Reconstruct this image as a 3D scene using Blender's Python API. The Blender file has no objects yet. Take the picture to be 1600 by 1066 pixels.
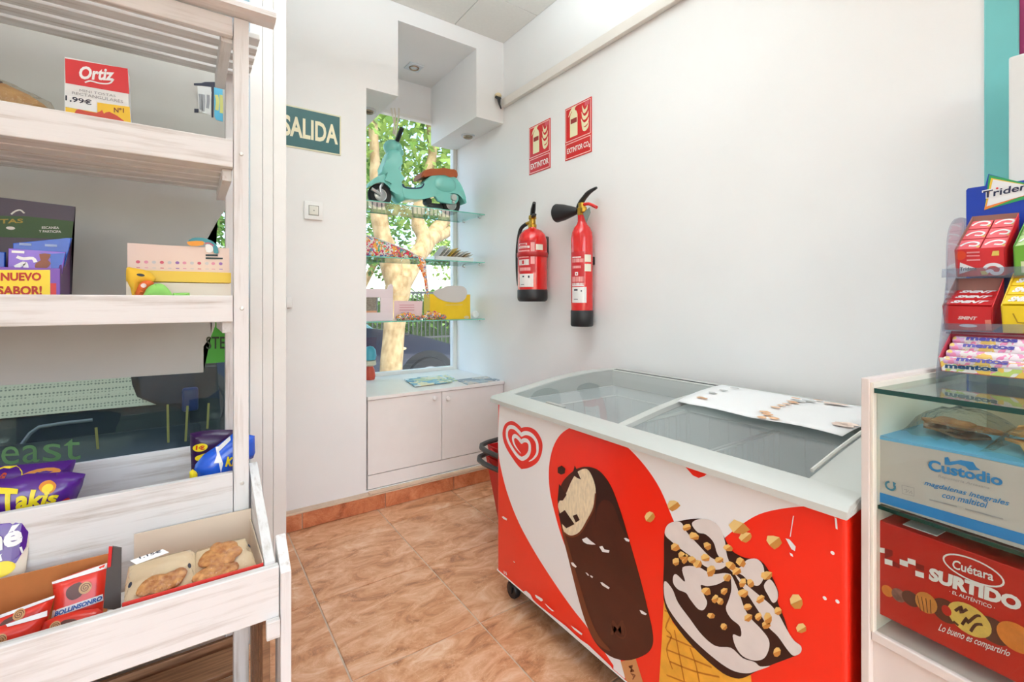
import bpy, bmesh, math, random
from mathutils import Vector, Matrix
from mathutils.geometry import delaunay_2d_cdt
random.seed(7)
V = Vector
scn = bpy.context.scene
C = scn.collection
# ------------------------------------------------------------------ camera, light, exposure
F, CX, CY = 728.0, 800.0, 470.0            # focal length in pixels of the 1600x1066 frame, vanishing line
TH = math.atan(507 / 728); SN, CS = math.sin(TH), math.cos(TH)
H = 1.1097                                  # eye height
cam_d = bpy.data.cameras.new('camera'); cam = bpy.data.objects.new('camera', cam_d); C.objects.link(cam)
cam_d.sensor_width = 36; cam_d.lens = 36 * F / 1600; cam_d.shift_y = -63 / 1600; cam_d.clip_start = 0.02
cam.location = (0, 0, H); cam.rotation_euler = (math.pi / 2, 0, -TH)
scn.camera = cam
scn.view_settings.view_transform = 'Standard'; scn.view_settings.look = 'None'
scn.view_settings.exposure = -0.17; scn.view_settings.gamma = 1.0
scn.view_settings.use_curve_mapping = False
UP, DOWN = 34.0, 4.0      # watts of each added pendant fill lamp, upwards and downwards
W = bpy.data.worlds.new('sky'); scn.world = W; W.use_nodes = True
nt = W.node_tree; bgn = nt.nodes['Background']
sky = nt.nodes.new('ShaderNodeTexSky'); sky.sky_type = 'NISHITA'; sky.sun_disc = False
sky.sun_elevation = math.radians(52); sky.sun_rotation = math.radians(200); sky.air_density = 1.0; sky.dust_density = 2.5
nt.links.new(sky.outputs[0], bgn.inputs[0]); bgn.inputs[1].default_value = 1.0
sun_d = bpy.data.lights.new('sun', 'SUN'); sun_d.energy = 3.6; sun_d.angle = 0.02; sun_d.color = (1, .95, .86)
sun = bpy.data.objects.new('sun', sun_d); C.objects.link(sun)
sun.rotation_euler = (math.radians(38), 0, math.radians(28))   # from the street's left, high

# ------------------------------------------------------------------ helpers
def lin(c):
    c = c / 255.0
    return c / 12.92 if c <= .04045 else ((c + .055) / 1.055) ** 2.4
def rgb(*c): return (lin(c[0]), lin(c[1]), lin(c[2]), 1)
MATS = {}
def M(name, c, rough=.5, metal=0, var=0, scale=18, bump=0, coat=0, emit=0, stretch=(1, 1, 1), c2=None, spec=.5):
    if name in MATS: return MATS[name]
    m = bpy.data.materials.new(name); m.use_nodes = True; t = m.node_tree; p = t.nodes['Principled BSDF']
    p.inputs['Base Color'].default_value = rgb(*c); p.inputs['Roughness'].default_value = rough
    p.inputs['Metallic'].default_value = metal; p.inputs['Coat Weight'].default_value = coat
    p.inputs['Specular IOR Level'].default_value = spec
    if emit:
        p.inputs['Emission Color'].default_value = rgb(*c); p.inputs['Emission Strength'].default_value = emit
    if var or bump or c2:
        tc = t.nodes.new('ShaderNodeTexCoord'); mp = t.nodes.new('ShaderNodeMapping'); mp.inputs['Scale'].default_value = stretch
        nz = t.nodes.new('ShaderNodeTexNoise'); nz.inputs['Scale'].default_value = scale; nz.inputs['Detail'].default_value = 6
        t.links.new(tc.outputs['Object'], mp.inputs[0]); t.links.new(mp.outputs[0], nz.inputs[0])
        if var or c2:
            rp = t.nodes.new('ShaderNodeValToRGB'); e = rp.color_ramp.elements
            a = rgb(*c); b = rgb(*c2) if c2 else tuple(min(1, x * (1 + var)) for x in a[:3]) + (1,)
            e[0].position = .35; e[1].position = .68
            e[0].color = a if c2 else tuple(x * (1 - var) for x in a[:3]) + (1,); e[1].color = b
            t.links.new(nz.outputs[0], rp.inputs[0]); t.links.new(rp.outputs[0], p.inputs['Base Color'])
        if bump:
            bp = t.nodes.new('ShaderNodeBump'); bp.inputs['Strength'].default_value = bump; bp.inputs['Distance'].default_value = .004
            t.links.new(nz.outputs[0], bp.inputs['Height']); t.links.new(bp.outputs[0], p.inputs['Normal'])
    MATS[name] = m; return m
def glass(name, tint, ior=1.45, rough=0.0, haze=0.0, hz=(235, 238, 238)):
    if name in MATS: return MATS[name]
    m = bpy.data.materials.new(name); m.use_nodes = True; t = m.node_tree; t.nodes.clear()
    out = t.nodes.new('ShaderNodeOutputMaterial'); tr = t.nodes.new('ShaderNodeBsdfTransparent'); gl = t.nodes.new('ShaderNodeBsdfGlossy')
    fr = t.nodes.new('ShaderNodeFresnel'); mx = t.nodes.new('ShaderNodeMixShader')
    tr.inputs[0].default_value = rgb(*tint); gl.inputs['Roughness'].default_value = rough; fr.inputs[0].default_value = ior
    ge = t.nodes.new('ShaderNodeNewGeometry'); mr = t.nodes.new('ShaderNodeMapRange'); mr.inputs[3].default_value = ior; mr.inputs[4].default_value = 1 / ior
    t.links.new(ge.outputs['Backfacing'], mr.inputs[0]); t.links.new(mr.outputs[0], fr.inputs[0])
    t.links.new(fr.outputs[0], mx.inputs[0]); t.links.new(gl.outputs[0], mx.inputs[2])
    if haze:
        df = t.nodes.new('ShaderNodeBsdfDiffuse'); df.inputs[0].default_value = rgb(*hz)
        m2 = t.nodes.new('ShaderNodeMixShader'); m2.inputs[0].default_value = haze
        t.links.new(tr.outputs[0], m2.inputs[1]); t.links.new(df.outputs[0], m2.inputs[2]); t.links.new(m2.outputs[0], mx.inputs[1])
    else: t.links.new(tr.outputs[0], mx.inputs[1])
    t.links.new(mx.outputs[0], out.inputs[0]); MATS[name] = m; return m
def wood(name, axis):
    if name in MATS: return MATS[name]
    m = bpy.data.materials.new(name); m.use_nodes = True; t = m.node_tree; p = t.nodes['Principled BSDF']
    tc = t.nodes.new('ShaderNodeTexCoord'); mp = t.nodes.new('ShaderNodeMapping')
    s = [38, 38, 38]; s[axis] = 2.0; mp.inputs['Scale'].default_value = s
    nz = t.nodes.new('ShaderNodeTexNoise'); nz.inputs['Scale'].default_value = 1.6; nz.inputs['Detail'].default_value = 7; nz.inputs['Roughness'].default_value = .62
    n2 = t.nodes.new('ShaderNodeTexNoise'); n2.inputs['Scale'].default_value = 6; n2.inputs['Detail'].default_value = 5
    ad = t.nodes.new('ShaderNodeMath'); ad.operation = 'MULTIPLY_ADD'; ad.inputs[1].default_value = .35
    rp = t.nodes.new('ShaderNodeValToRGB'); e = rp.color_ramp.elements
    e[0].position = .36; e[0].color = rgb(196, 189, 181); e[1].position = .56; e[1].color = rgb(230, 229, 227)
    x = e.new(.46); x.color = rgb(216, 213, 209)
    t.links.new(tc.outputs['Object'], mp.inputs[0]); t.links.new(mp.outputs[0], nz.inputs[0]); t.links.new(tc.outputs['Object'], n2.inputs[0])
    t.links.new(n2.outputs[0], ad.inputs[0]); t.links.new(nz.outputs[0], ad.inputs[2])
    sb = t.nodes.new('ShaderNodeMath'); sb.operation = 'SUBTRACT'; sb.inputs[1].default_value = .12
    t.links.new(ad.outputs[0], sb.inputs[0]); t.links.new(sb.outputs[0], rp.inputs[0]); t.links.new(rp.outputs[0], p.inputs['Base Color'])
    bp = t.nodes.new('ShaderNodeBump'); bp.inputs['Strength'].default_value = .35; bp.inputs['Distance'].default_value = .002
    t.links.new(nz.outputs[0], bp.inputs['Height']); t.links.new(bp.outputs[0], p.inputs['Normal'])
    p.inputs['Roughness'].default_value = .55; MATS[name] = m; return m

def PX(px, py, X=None, Y=None, Z=None):
    k = (px - CX) / F; m = (CY - py) / F; a = SN + CS * k; b = CS - SN * k
    d = X / a if X is not None else (Y / b if Y is not None else (Z - H) / m)
    return V((a * d, b * d, H + m * d))
class Surf:                                  # a flat face of a thing (optionally pillowed) on which shapes are laid out
    def __init__(s, O, n):
        s.O = V(O); s.n = V(n).normalized(); up = V((0, 0, 1))
        s.v = (up - s.n * up.dot(s.n)); s.v = s.v.normalized() if s.v.length > 1e-6 else V((0, 1, 0)); s.u = s.v.cross(s.n); s.pil = None
    def ray(s, px, py):
        k = (px - CX) / F; m = (CY - py) / F; d = V((SN + CS * k, CS - SN * k, m)); o = V((0, 0, H))
        return o + d * ((s.O - o).dot(s.n) / d.dot(s.n))
    def ab(s, p): q = p - s.O; return (q.dot(s.u), q.dot(s.v))
    def px(s, x, y): return s.ab(s.ray(x, y))
    def lift(s, a, b):
        if not s.pil: return 0
        poly, h, R = s.pil; d = 1e9; p = V((a, b))
        for i in range(len(poly)):
            A = poly[i]; e = poly[i - 1] - A; q = p - A; t = max(0, min(1, q.dot(e) / max(e.dot(e), 1e-12))); d = min(d, (q - e * t).length)
        t = 1 - min(1, d / R); return h * math.sqrt(max(0, 1 - t * t))
    def at(s, a, b, l=0): return s.O + s.u * a + s.v * b + s.n * (l + s.lift(a, b))
def crv(pts, n=6, closed=True):
    pts = [V(p) for p in pts]; N = len(pts); out = []
    for i in range(N if closed else N - 1):
        g = lambda j: pts[j % N] if closed else pts[max(0, min(N - 1, j))]
        p0, p1, p2, p3 = g(i - 1), g(i), g(i + 1), g(i + 2)
        for k in range(n):
            t = k / n
            out.append(.5 * ((2 * p1) + (p2 - p0) * t + (2 * p0 - 5 * p1 + 4 * p2 - p3) * t * t + (3 * p1 - p0 - 3 * p2 + p3) * t ** 3))
    if not closed: out.append(pts[-1])
    return out
def zm(pts, ox, oy, s): return [(ox + x / s, oy + y / s) for x, y in pts]
class B:
    def __init__(s): s.bm = bmesh.new()
    def poly(s, pts): return s.bm.faces.new([s.bm.verts.new(p) for p in pts])
    def obox(s, O, u, v, w, a0, a1, b0, b1, c0, c1, bev=0, seg=2):
        O, u, v, w = V(O), V(u), V(v), V(w)
        vs = [s.bm.verts.new(O + u * a + v * b + w * c) for a in (a0, a1) for b in (b0, b1) for c in (c0, c1)]
        fs = [s.bm.faces.new([vs[i] for i in q]) for q in ((0, 1, 3, 2), (4, 6, 7, 5), (0, 4, 5, 1), (2, 3, 7, 6), (0, 2, 6, 4), (1, 5, 7, 3))]
        if bev:
            es = list({e for f in fs for e in f.edges})
            bmesh.ops.bevel(s.bm, geom=es, offset=bev, segments=seg, affect='EDGES', profile=.5)
        return s
    def box(s, x0, x1, y0, y1, z0, z1, bev=0, seg=2):
        return s.obox((0, 0, 0), (1, 0, 0), (0, 1, 0), (0, 0, 1), x0, x1, y0, y1, z0, z1, bev, seg)
    def prism(s, pts, vec, bev=0, seg=2):
        vec = V(vec); A = [s.bm.verts.new(V(p)) for p in pts]; D = [s.bm.verts.new(V(p) + vec) for p in pts]; n = len(A)
        fs = [s.bm.faces.new(A), s.bm.faces.new(D[::-1])]
        for i in range(n): fs.append(s.bm.faces.new([A[i - 1], D[i - 1], D[i], A[i]][::-1]))
        if bev:
            es = list({e for f in fs[:2] for e in f.edges})
            bmesh.ops.bevel(s.bm, geom=es, offset=bev, segments=seg, affect='EDGES', profile=.5, clamp_overlap=True)
        return s
    def lathe(s, prof, O=(0, 0, 0), axis=(0, 0, 1), n=28, a0=0, a1=2 * math.pi):
        O = V(O); z = V(axis).normalized(); x = z.orthogonal().normalized()
        if abs(z.z) > .99: x = V((1, 0, 0))
        y = z.cross(x); full = abs(a1 - a0 - 2 * math.pi) < 1e-6; m = n if full else n + 1; R = []
        for r, h in prof:
            if r < 1e-6: R.append([s.bm.verts.new(O + z * h)] * m)
            else: R.append([s.bm.verts.new(O + z * h + (x * math.cos(a0 + (a1 - a0) * i / n) + y * math.sin(a0 + (a1 - a0) * i / n)) * r) for i in range(m)])
        for j in range(len(R) - 1):
            for i in range(n):
                k = (i + 1) % m; q = [R[j][i], R[j][k], R[j + 1][k], R[j + 1][i]]; u = []
                for t in q:
                    if t not in u: u.append(t)
                if len(u) > 2:
                    try: s.bm.faces.new(u)
                    except ValueError: pass
        return s
    def tube(s, pts, r, n=8, closed=False):
        pts = [V(p) for p in pts]; N = len(pts); rr = r if isinstance(r, (list, tuple)) else [r] * N; R = []; x = None
        for i in range(N):
            a = pts[i - 1] if (i or closed) else pts[i]; b = pts[(i + 1) % N] if (i < N - 1 or closed) else pts[i]
            d = (b - a).normalized(); x = d.orthogonal().normalized() if x is None else (x - d * x.dot(d)).normalized(); y = d.cross(x)
            R.append([s.bm.verts.new(pts[i] + (x * math.cos(2 * math.pi * k / n) + y * math.sin(2 * math.pi * k / n)) * rr[i]) for k in range(n)])
        for i in range(N if closed else N - 1):
            for k in range(n): s.bm.faces.new([R[i][k], R[i][(k + 1) % n], R[(i + 1) % N][(k + 1) % n], R[(i + 1) % N][k]])
        if not closed: s.bm.faces.new(R[0][::-1]); s.bm.faces.new(R[-1])
        return s
    def ell(s, c, r, n=18, m=10, R=None, p=1.0):
        sg = lambda t: math.copysign(abs(t) ** p, t); c = V(c); rows = []
        for j in range(m + 1):
            f = math.pi * (j / m - .5); row = []
            for i in range(n):
                g = 2 * math.pi * i / n; q = V((sg(math.cos(f)) * sg(math.cos(g)) * r[0], sg(math.cos(f)) * sg(math.sin(g)) * r[1], sg(math.sin(f)) * r[2]))
                row.append(c + (R @ q if R else q))
            rows.append([s.bm.verts.new(row[0])] * n if j in (0, m) else [s.bm.verts.new(q) for q in row])
        for j in range(m):
            for i in range(n):
                q = []
                for t in (rows[j][i], rows[j][(i + 1) % n], rows[j + 1][(i + 1) % n], rows[j + 1][i]):
                    if t not in q: q.append(t)
                if len(q) > 2: s.bm.faces.new(q)
        return s
    def fill(s, S, ab, l=.0006, step=None):           # flat or pillowed filled outline in the face's own a,b metres
        ab = [V((p[0], p[1])) for p in ab]; n = len(ab); pts = list(ab)
        if step:
            ed = []; q = []
            for i in range(n):
                a, b = ab[i], ab[(i + 1) % n]; k = max(1, int((b - a).length / step))
                for j in range(k): q.append(a.lerp(b, j / k))
            pts = list(q); n = len(q)
            x0, x1 = min(p.x for p in q), max(p.x for p in q); y0, y1 = min(p.y for p in q), max(p.y for p in q)
            xx = x0 + step / 2
            while xx < x1:
                yy = y0 + step / 2
                while yy < y1: pts.append(V((xx + random.uniform(-.1, .1) * step, yy + random.uniform(-.1, .1) * step))); yy += step
                xx += step
        vs, _, fs, *_r = delaunay_2d_cdt(pts, [(i, (i + 1) % n) for i in range(n)], [], 1, 1e-6)
        W_ = [s.bm.verts.new(S.at(p[0], p[1], l)) for p in vs]
        for f in fs:
            try: s.bm.faces.new([W_[i] for i in f])
            except ValueError: pass
        return s
    def pic(s, S, pts, l=.0006, smooth=0, step=None, clipz=None):      # outline read off the photo, laid on the face
        if smooth: pts = crv(pts, smooth)
        ab = [S.px(p[0], p[1]) for p in pts]
        if clipz is not None: ab = clip(ab, clipz - S.O.z)
        return s.fill(S, ab, l, step)
    def pillow(s, S, pts, h, R, step=.008, back=.3, smooth=0, zmin=None):
        if smooth: pts = crv(pts, smooth)
        ab = [V(S.px(p[0], p[1])) for p in pts]
        if zmin is not None: ab = clip(ab, zmin - S.O.z)
        S.pil = (ab, h, R); s.fill(S, ab, 0, step)
        S.pil = (ab, -h * back, R); s.fill(S, ab, 0, step); S.pil = (ab, h, R); return s
    def stroke(s, S, pts, w, l=.001, smooth=0, closed=False, px=True):
        if smooth: pts = crv(pts, smooth, closed)
        q = [V(S.px(p[0], p[1])) if px else V(p) for p in pts]; N = len(q); ww = w if isinstance(w, (list, tuple)) else [w] * N
        if len(ww) != N: ww = [ww[min(len(ww) - 1, int(i * len(ww) / N))] for i in range(N)]
        L = []; R_ = []
        for i in range(N):
            a = q[i - 1] if (i or closed) else q[i]; b = q[(i + 1) % N] if (i < N - 1 or closed) else q[i]
            d = (b - a); d = d.normalized() if d.length > 1e-9 else V((1, 0)); nn = V((-d.y, d.x)) * ww[i] / 2
            L.append(s.bm.verts.new(S.at(*(q[i] + nn), l))); R_.append(s.bm.verts.new(S.at(*(q[i] - nn), l)))
        for i in range(N if closed else N - 1):
            j = (i + 1) % N; s.bm.faces.new([L[i], R_[i], R_[j], L[j]])
        return s
    def disc(s, S, c, ra, rb=None, l=.0006, n=18, px=True, rot=0):
        a, b = S.px(*c) if px else c; rb = rb or ra; cr, sr = math.cos(rot), math.sin(rot)
        pts = []
        for i in range(n):
            x, y = ra * math.cos(2 * math.pi * i / n), rb * math.sin(2 * math.pi * i / n); pts.append((a + x * cr - y * sr, b + x * sr + y * cr))
        return s.fill(S, pts, l)
    def txt(s, body, S, quad, l=.0012, bold=0, shear=0, px=True):      # quad: BL BR TR TL
        cu = bpy.data.curves.new('t', 'FONT'); cu.body = body; cu.offset = bold; cu.shear = shear; cu.resolution_u = 3
        ob = bpy.data.objects.new('t', cu); me = bpy.data.meshes.new_from_object(ob)
        if S.pil:
            tb = bmesh.new(); tb.from_mesh(me); bmesh.ops.triangulate(tb, faces=tb.faces)
            for _k in range(3): bmesh.ops.subdivide_edges(tb, edges=[e for e in tb.edges if e.calc_length() > .16], cuts=1); bmesh.ops.triangulate(tb, faces=tb.faces)
            tb.to_mesh(me); tb.free()
        xs = [v.co.x for v in me.vertices]; ys = [v.co.y for v in me.vertices]
        x0, x1, y0, y1 = min(xs), max(xs), min(ys), max(ys)
        q = [V(S.px(*p)) if px else V(p) for p in quad]; W_ = []
        for v in me.vertices:
            t = (v.co.x - x0) / (x1 - x0); r = (v.co.y - y0) / max(1e-6, y1 - y0)
            p = (q[0] * (1 - t) + q[1] * t) * (1 - r) + (q[3] * (1 - t) + q[2] * t) * r
            W_.append(s.bm.verts.new(S.at(p.x, p.y, l)))
        for f in me.polygons:
            try: s.bm.faces.new([W_[i] for i in f.vertices])
            except ValueError: pass
        bpy.data.objects.remove(ob); bpy.data.curves.remove(cu); bpy.data.meshes.remove(me); return s
    def build(s, name, mat, parent=None, smooth=False, keepn=False):
        big = [f for f in s.bm.faces if len(f.verts) > 4]
        if big: bmesh.ops.triangulate(s.bm, faces=big)
        if not keepn: bmesh.ops.recalc_face_normals(s.bm, faces=s.bm.faces)
        o0 = WL.get(parent.name, V((0, 0, 0))) if parent else V((0, 0, 0))
        if parent is None:
            xs = [v.co for v in s.bm.verts]; lo = V((min(c.x for c in xs), min(c.y for c in xs), min(c.z for c in xs))); hi = V((max(c.x for c in xs), max(c.y for c in xs), max(c.z for c in xs)))
            o0 = V(((lo.x + hi.x) / 2, (lo.y + hi.y) / 2, lo.z))
        for v in s.bm.verts: v.co -= o0
        me = bpy.data.meshes.new(name); s.bm.to_mesh(me); s.bm.free()
        if smooth:
            for p in me.polygons: p.use_smooth = True
            me.set_sharp_from_angle(angle=math.radians(38))
        me.materials.append(mat); o = bpy.data.objects.new(name, me); C.objects.link(o)
        if parent: o.parent = parent
        else: o.location = o0
        WL[o.name] = o0; return o
WL = {}
def clip(ab, z):
    out = []
    for i in range(len(ab)):
        a, b = V(ab[i - 1]), V(ab[i])
        if (a.y >= z) != (b.y >= z): out.append(a.lerp(b, (z - a.y) / (b.y - a.y)))
        if b.y >= z: out.append(b)
    return out
def thing(name, label, cat, loc, group=None):
    o = bpy.data.objects.new(name, None); C.objects.link(o); o.empty_display_size = .05; o.location = loc; WL[o.name] = V(loc)
    return tag(o, label, cat, group)
def tag(o, label, cat, group=None):
    o['label'] = label; o['category'] = cat
    if group: o['group'] = group
    return o
def struct(o): o['kind'] = 'structure'; return o
def kid(o, label): o['label'] = label; return o
# ------------------------------------------------------------------ the room
XR, YB, CE = 1.642, 2.45, 2.75
NL, NB = .772, 3.095                        # niche: left cheek, window plane
X0, Y0 = -2.4, -2.4
wallm = M('wall paint', (243, 242, 240), .6, var=.012, scale=3, bump=.02)
nichem = M('niche paint', (240, 240, 232), .55, var=.01, scale=3)
b = B()
b.box(.272, NL, YB, NB + .05, 0, CE)                       # left of the niche
b.box(NL, XR, YB, NB + .05, 0, .108)                        # plinth under the cupboard
b.box(NL, XR, NB + .002, NB + .05, .108, .585)
b.box(NL, .946, YB, NB, 2.23, CE); b.box(1.443, XR, YB, NB, 2.23, CE)
b.box(.946, 1.443, YB, NB, 2.645, CE); b.box(NL, XR, NB, NB + .05, 2.41, CE)
struct(b.build('wall_back', wallm))
b = B(); b.box(XR, XR + .1, .282, NB + .05, 0, CE); struct(b.build('wall_right', wallm))
b = B(); b.box(XR, XR + .1, Y0, .222, 0, CE); struct(b.build('wall_right_purple', M('purple paint', (150, 30, 92), .5)))
b = B(); b.box(XR - .006, XR + .1, .222, .282, 0, CE, .003); struct(b.build('trim_1', M('teal paint', (112, 190, 188), .5, var=.03, scale=8)))
b = B(); b.box(X0 - .1, X0, Y0, 1.72, 0, CE); struct(b.build('wall_left', wallm))
b = B(); b.box(X0, -1.85, Y0 - .1, Y0, 0, CE); b.box(1.15, XR, Y0 - .1, Y0, 0, CE); b.box(-1.85, 1.15, Y0 - .1, Y0, 0, .35); b.box(-1.85, 1.15, Y0 - .1, Y0, 2.48, CE); struct(b.build('wall_front', wallm))
# floor: grout bed and tiles
def tile_mat(name, cs, sc):
    m = bpy.data.materials.new(name); m.use_nodes = True; t = m.node_tree; p = t.nodes['Principled BSDF']
    tc = t.nodes.new('ShaderNodeTexCoord'); oi = t.nodes.new('ShaderNodeObjectInfo'); ad = t.nodes.new('ShaderNodeVectorMath'); ad.operation = 'ADD'
    ml = t.nodes.new('ShaderNodeVectorMath'); ml.operation = 'SCALE'; ml.inputs['Scale'].default_value = 37.0
    cb = t.nodes.new('ShaderNodeCombineXYZ')
    for i in range(3): t.links.new(oi.outputs['Random'], cb.inputs[i])
    t.links.new(cb.outputs[0], ml.inputs[0]); t.links.new(tc.outputs['Object'], ad.inputs[0]); t.links.new(ml.outputs[0], ad.inputs[1])
    mp = t.nodes.new('ShaderNodeMapping'); mp.inputs['Scale'].default_value = (1, 1.9, 1); mp.inputs['Rotation'].default_value = (0, 0, .5)
    t.links.new(ad.outputs[0], mp.inputs[0])
    n1 = t.nodes.new('ShaderNodeTexNoise'); n1.inputs['Scale'].default_value = sc; n1.inputs['Detail'].default_value = 9; n1.inputs['Roughness'].default_value = .68; n1.inputs['Distortion'].default_value = .9
    t.links.new(mp.outputs[0], n1.inputs[0])
    r1 = t.nodes.new('ShaderNodeValToRGB'); e = r1.color_ramp.elements; e[0].position = .3; e[0].color = rgb(*cs[0]); e[1].position = .72; e[1].color = rgb(*cs[3])
    for q, c in ((.44, cs[1]), (.56, cs[2])): x = e.new(q); x.color = rgb(*c)
    t.links.new(n1.outputs[0], r1.inputs[0])
    vo = t.nodes.new('ShaderNodeTexVoronoi'); vo.feature = 'DISTANCE_TO_EDGE'; vo.inputs['Scale'].default_value = sc * 1.1
    n2 = t.nodes.new('ShaderNodeTexNoise'); n2.inputs['Scale'].default_value = sc * 1.2; n2.inputs['Detail'].default_value = 4
    mx = t.nodes.new('ShaderNodeMixRGB'); mx.inputs[0].default_value = .3; t.links.new(mp.outputs[0], mx.inputs[1]); t.links.new(n2.outputs['Color'], mx.inputs[2]); t.links.new(mx.outputs[0], vo.inputs['Vector'])
    r2 = t.nodes.new('ShaderNodeValToRGB'); f = r2.color_ramp.elements; f[0].position = 0; f[0].color = (.4, .4, .4, 1); f[1].position = .022; f[1].color = (0, 0, 0, 1)
    t.links.new(vo.outputs['Distance'], r2.inputs[0])
    m2 = t.nodes.new('ShaderNodeMixRGB'); m2.inputs[2].default_value = rgb(238, 200, 168); t.links.new(r2.outputs[0], m2.inputs[0]); t.links.new(r1.outputs[0], m2.inputs[1])
    t.links.new(m2.outputs[0], p.inputs['Base Color']); p.inputs['Roughness'].default_value = .34
    bp = t.nodes.new('ShaderNodeBump'); bp.inputs['Strength'].default_value = .12; bp.inputs['Distance'].default_value = .003
    t.links.new(n1.outputs[0], bp.inputs['Height']); t.links.new(bp.outputs[0], p.inputs['Normal']); return m
floorm = tile_mat('marbled floor tile', ((146, 92, 60), (204, 144, 102), (224, 172, 134), (244, 214, 186)), 6.5)
skirtm = tile_mat('marbled skirting tile', ((150, 76, 42), (190, 106, 66), (206, 126, 84), (224, 156, 116)), 9)
grout = M('grout', (214, 194, 174), .8, var=.05)
b = B(); b.box(X0, XR, Y0, YB, -.08, -.004); floor = struct(b.build('floor', grout))
g = .0028; T = .4352
for i in range(-7, 4):
    for j in range(-9, 4):
        xa, xb = max(X0, .393 + i * T + g), min(XR, .393 + (i + 1) * T - g); ya, yb = max(Y0, 1.382 + j * T + g), min(YB, 1.382 + (j + 1) * T - g)
        if xb - xa < .01 or yb - ya < .01: continue
        if xb < .16 and ya > 1.75: continue
        q = B(); q.box(xa, xb, ya, yb, -.006, 0, .0012, 1); o = q.build('floor_tile', floorm); o.location -= floor.location; o.parent = floor
# skirting
b = B(); b.box(.272, XR, YB - .006, YB, 0, .1); base = struct(b.build('baseboard_back', grout))
for xa, xb in ((.274, .455), (.459, .868), (.872, 1.279), (1.283, XR)):
    q = B(); q.box(xa, xb, YB - .0145, YB - .004, .0015, .078, .0015, 1); o = q.build('skirting_tile', skirtm); o.location -= base.location; o.parent = base
b = B(); b.box(.272, XR, YB - .016, YB - .002, .079, .086, .001, 1); b.box(NL + .01, XR, YB - .018, YB, .088, .104, .002, 1)
o = b.build('skirting_cap', M('cream render', (222, 196, 170), .7, var=.06)); o.location -= base.location; o.parent = base
b = B(); b.box(XR - .012, XR, 1.7, YB - .016, 0, .085, .001, 1); struct(b.build('baseboard_right', skirtm))
# ceiling of lay-in panels
cm = M('ceiling panel', (232, 230, 224), .8, var=.015, scale=60)
b = B(); b.box(X0, XR, Y0, YB, CE, CE + .1); ceil = struct(b.build('ceiling', M('ceiling void', (120, 118, 114), .9)))
PX_, PY_ = 1.292, 2.101
for i in range(-7, 2):
    for j in range(-8, 2):
        xa, xb, ya, yb = PX_ + (i - 1) * .6, PX_ + i * .6, PY_ + (j - 1) * .6, PY_ + j * .6
        if i == 1: xb = XR
        if j == 1: yb = YB
        xa = max(xa, X0); ya = max(ya, Y0)
        if xb - xa < .02 or yb - ya < .02: continue
        q = B(); q.box(xa + .0015, xb - .0015, ya + .0015, yb - .0015, CE - .012, CE - .001, .001, 1); o = q.build('ceiling_panel', cm); o.location -= ceil.location; o.parent = ceil
fill_lamps = ['over the floor beside the freezer', 'to the left of the snack shelf', 'at the rear of the shop']
for k, (x, y) in enumerate(((.62, 1.12), (-1.35, -.3), (.3, -1.3))):  # pendants added above the view to brighten walls and ceiling
    t = thing('added_pendant', 'added out-of-view fill light shaped as a long white pendant ' + fill_lamps[k], 'light', (x, y, 2.3), 'added pendant fill lights')
    q = B(); q.box(x - .6, x + .6, y - .04, y + .04, 2.302, 2.35, .006); q.build('housing', M('lamp housing', (236, 236, 236), .4), t)
    for dx in (-.5, .5):
        q = B(); q.tube([(x + dx, y, 2.35), (x + dx, y, CE - .012)], .0015, 6); q.build('wire', M('lamp wire', (180, 180, 180), .4, metal=1), t)
    for zz, zn in ((2.297, 'lower_diffuser'), (2.3505, 'upper_diffuser')):
        q = B(); q.box(x - .58, x + .58, y - .033, y + .033, zz, zz + .005); q.build(zn, M('lit diffuser', (248, 251, 255), .5, emit=4), t)
    for nm, en, dz, rx in (('down', DOWN, -.006, 0), ('up', UP, .058, math.pi)):
        L = bpy.data.lights.new(nm, 'AREA'); L.shape = 'RECTANGLE'; L.size = 1.15; L.size_y = .06; L.energy = en * (1.1, .5, .55)[k]; L.color = (.8, .93, 1)
        lo = bpy.data.objects.new('lamp_' + nm, L); C.objects.link(lo); lo.parent = t; lo.location = (0, 0, dz); lo.rotation_euler = (rx, 0, 0)
# ------------------------------------------------------------------ shop window behind the snack shelf (window_2) and its post
YW = 1.72
alu = M('white aluminium', (240, 238, 233), .35, var=.01)
pane = glass('window glass', (251, 253, 252))
w2 = bpy.data.objects.new('window_2', None); C.objects.link(w2); struct(w2); w2['label'] = 'large shop window behind the wooden snack shelf'; WL['window_2'] = V((0, 0, 0))
b = B(); b.box(.165, .272, YW, YB, 0, CE, .004)
for xa, xb in ((.1655, .2005), (.2018, .2318), (.2331, .2715)): b.box(xa, xb, YW - .006, YW, 0, CE, .001)
b.build('post', alu, w2)
b = B(); b.box(X0, .165, YW, YW + .06, 0, .5); b.build('low_wall', wallm, w2)
b = B(); b.box(X0, .165, YW, YW + .05, .5, .55, .004); b.box(X0, .165, YW, YW + .05, 2.45, CE, .004); b.box(X0, X0 + .06, YW, YW + .05, .55, 2.45, .004); b.box(-1.2, -1.14, YW, YW + .05, .55, 2.45, .004); b.build('frame', alu, w2)
b = B(); b.box(X0 + .06, .165, YW + .02, YW + .026, .55, 2.45); b.build('pane', glass('dim window glass', (232, 238, 234)), w2)
w3 = bpy.data.objects.new('added_window', None); C.objects.link(w3); struct(w3); w3['label'] = 'unseen large window added in the wall opposite the niche for daylight'; WL['added_window'] = V((0, 0, 0))  # glazed opening added behind the camera to let in frontal daylight
b = B(); 
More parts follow.
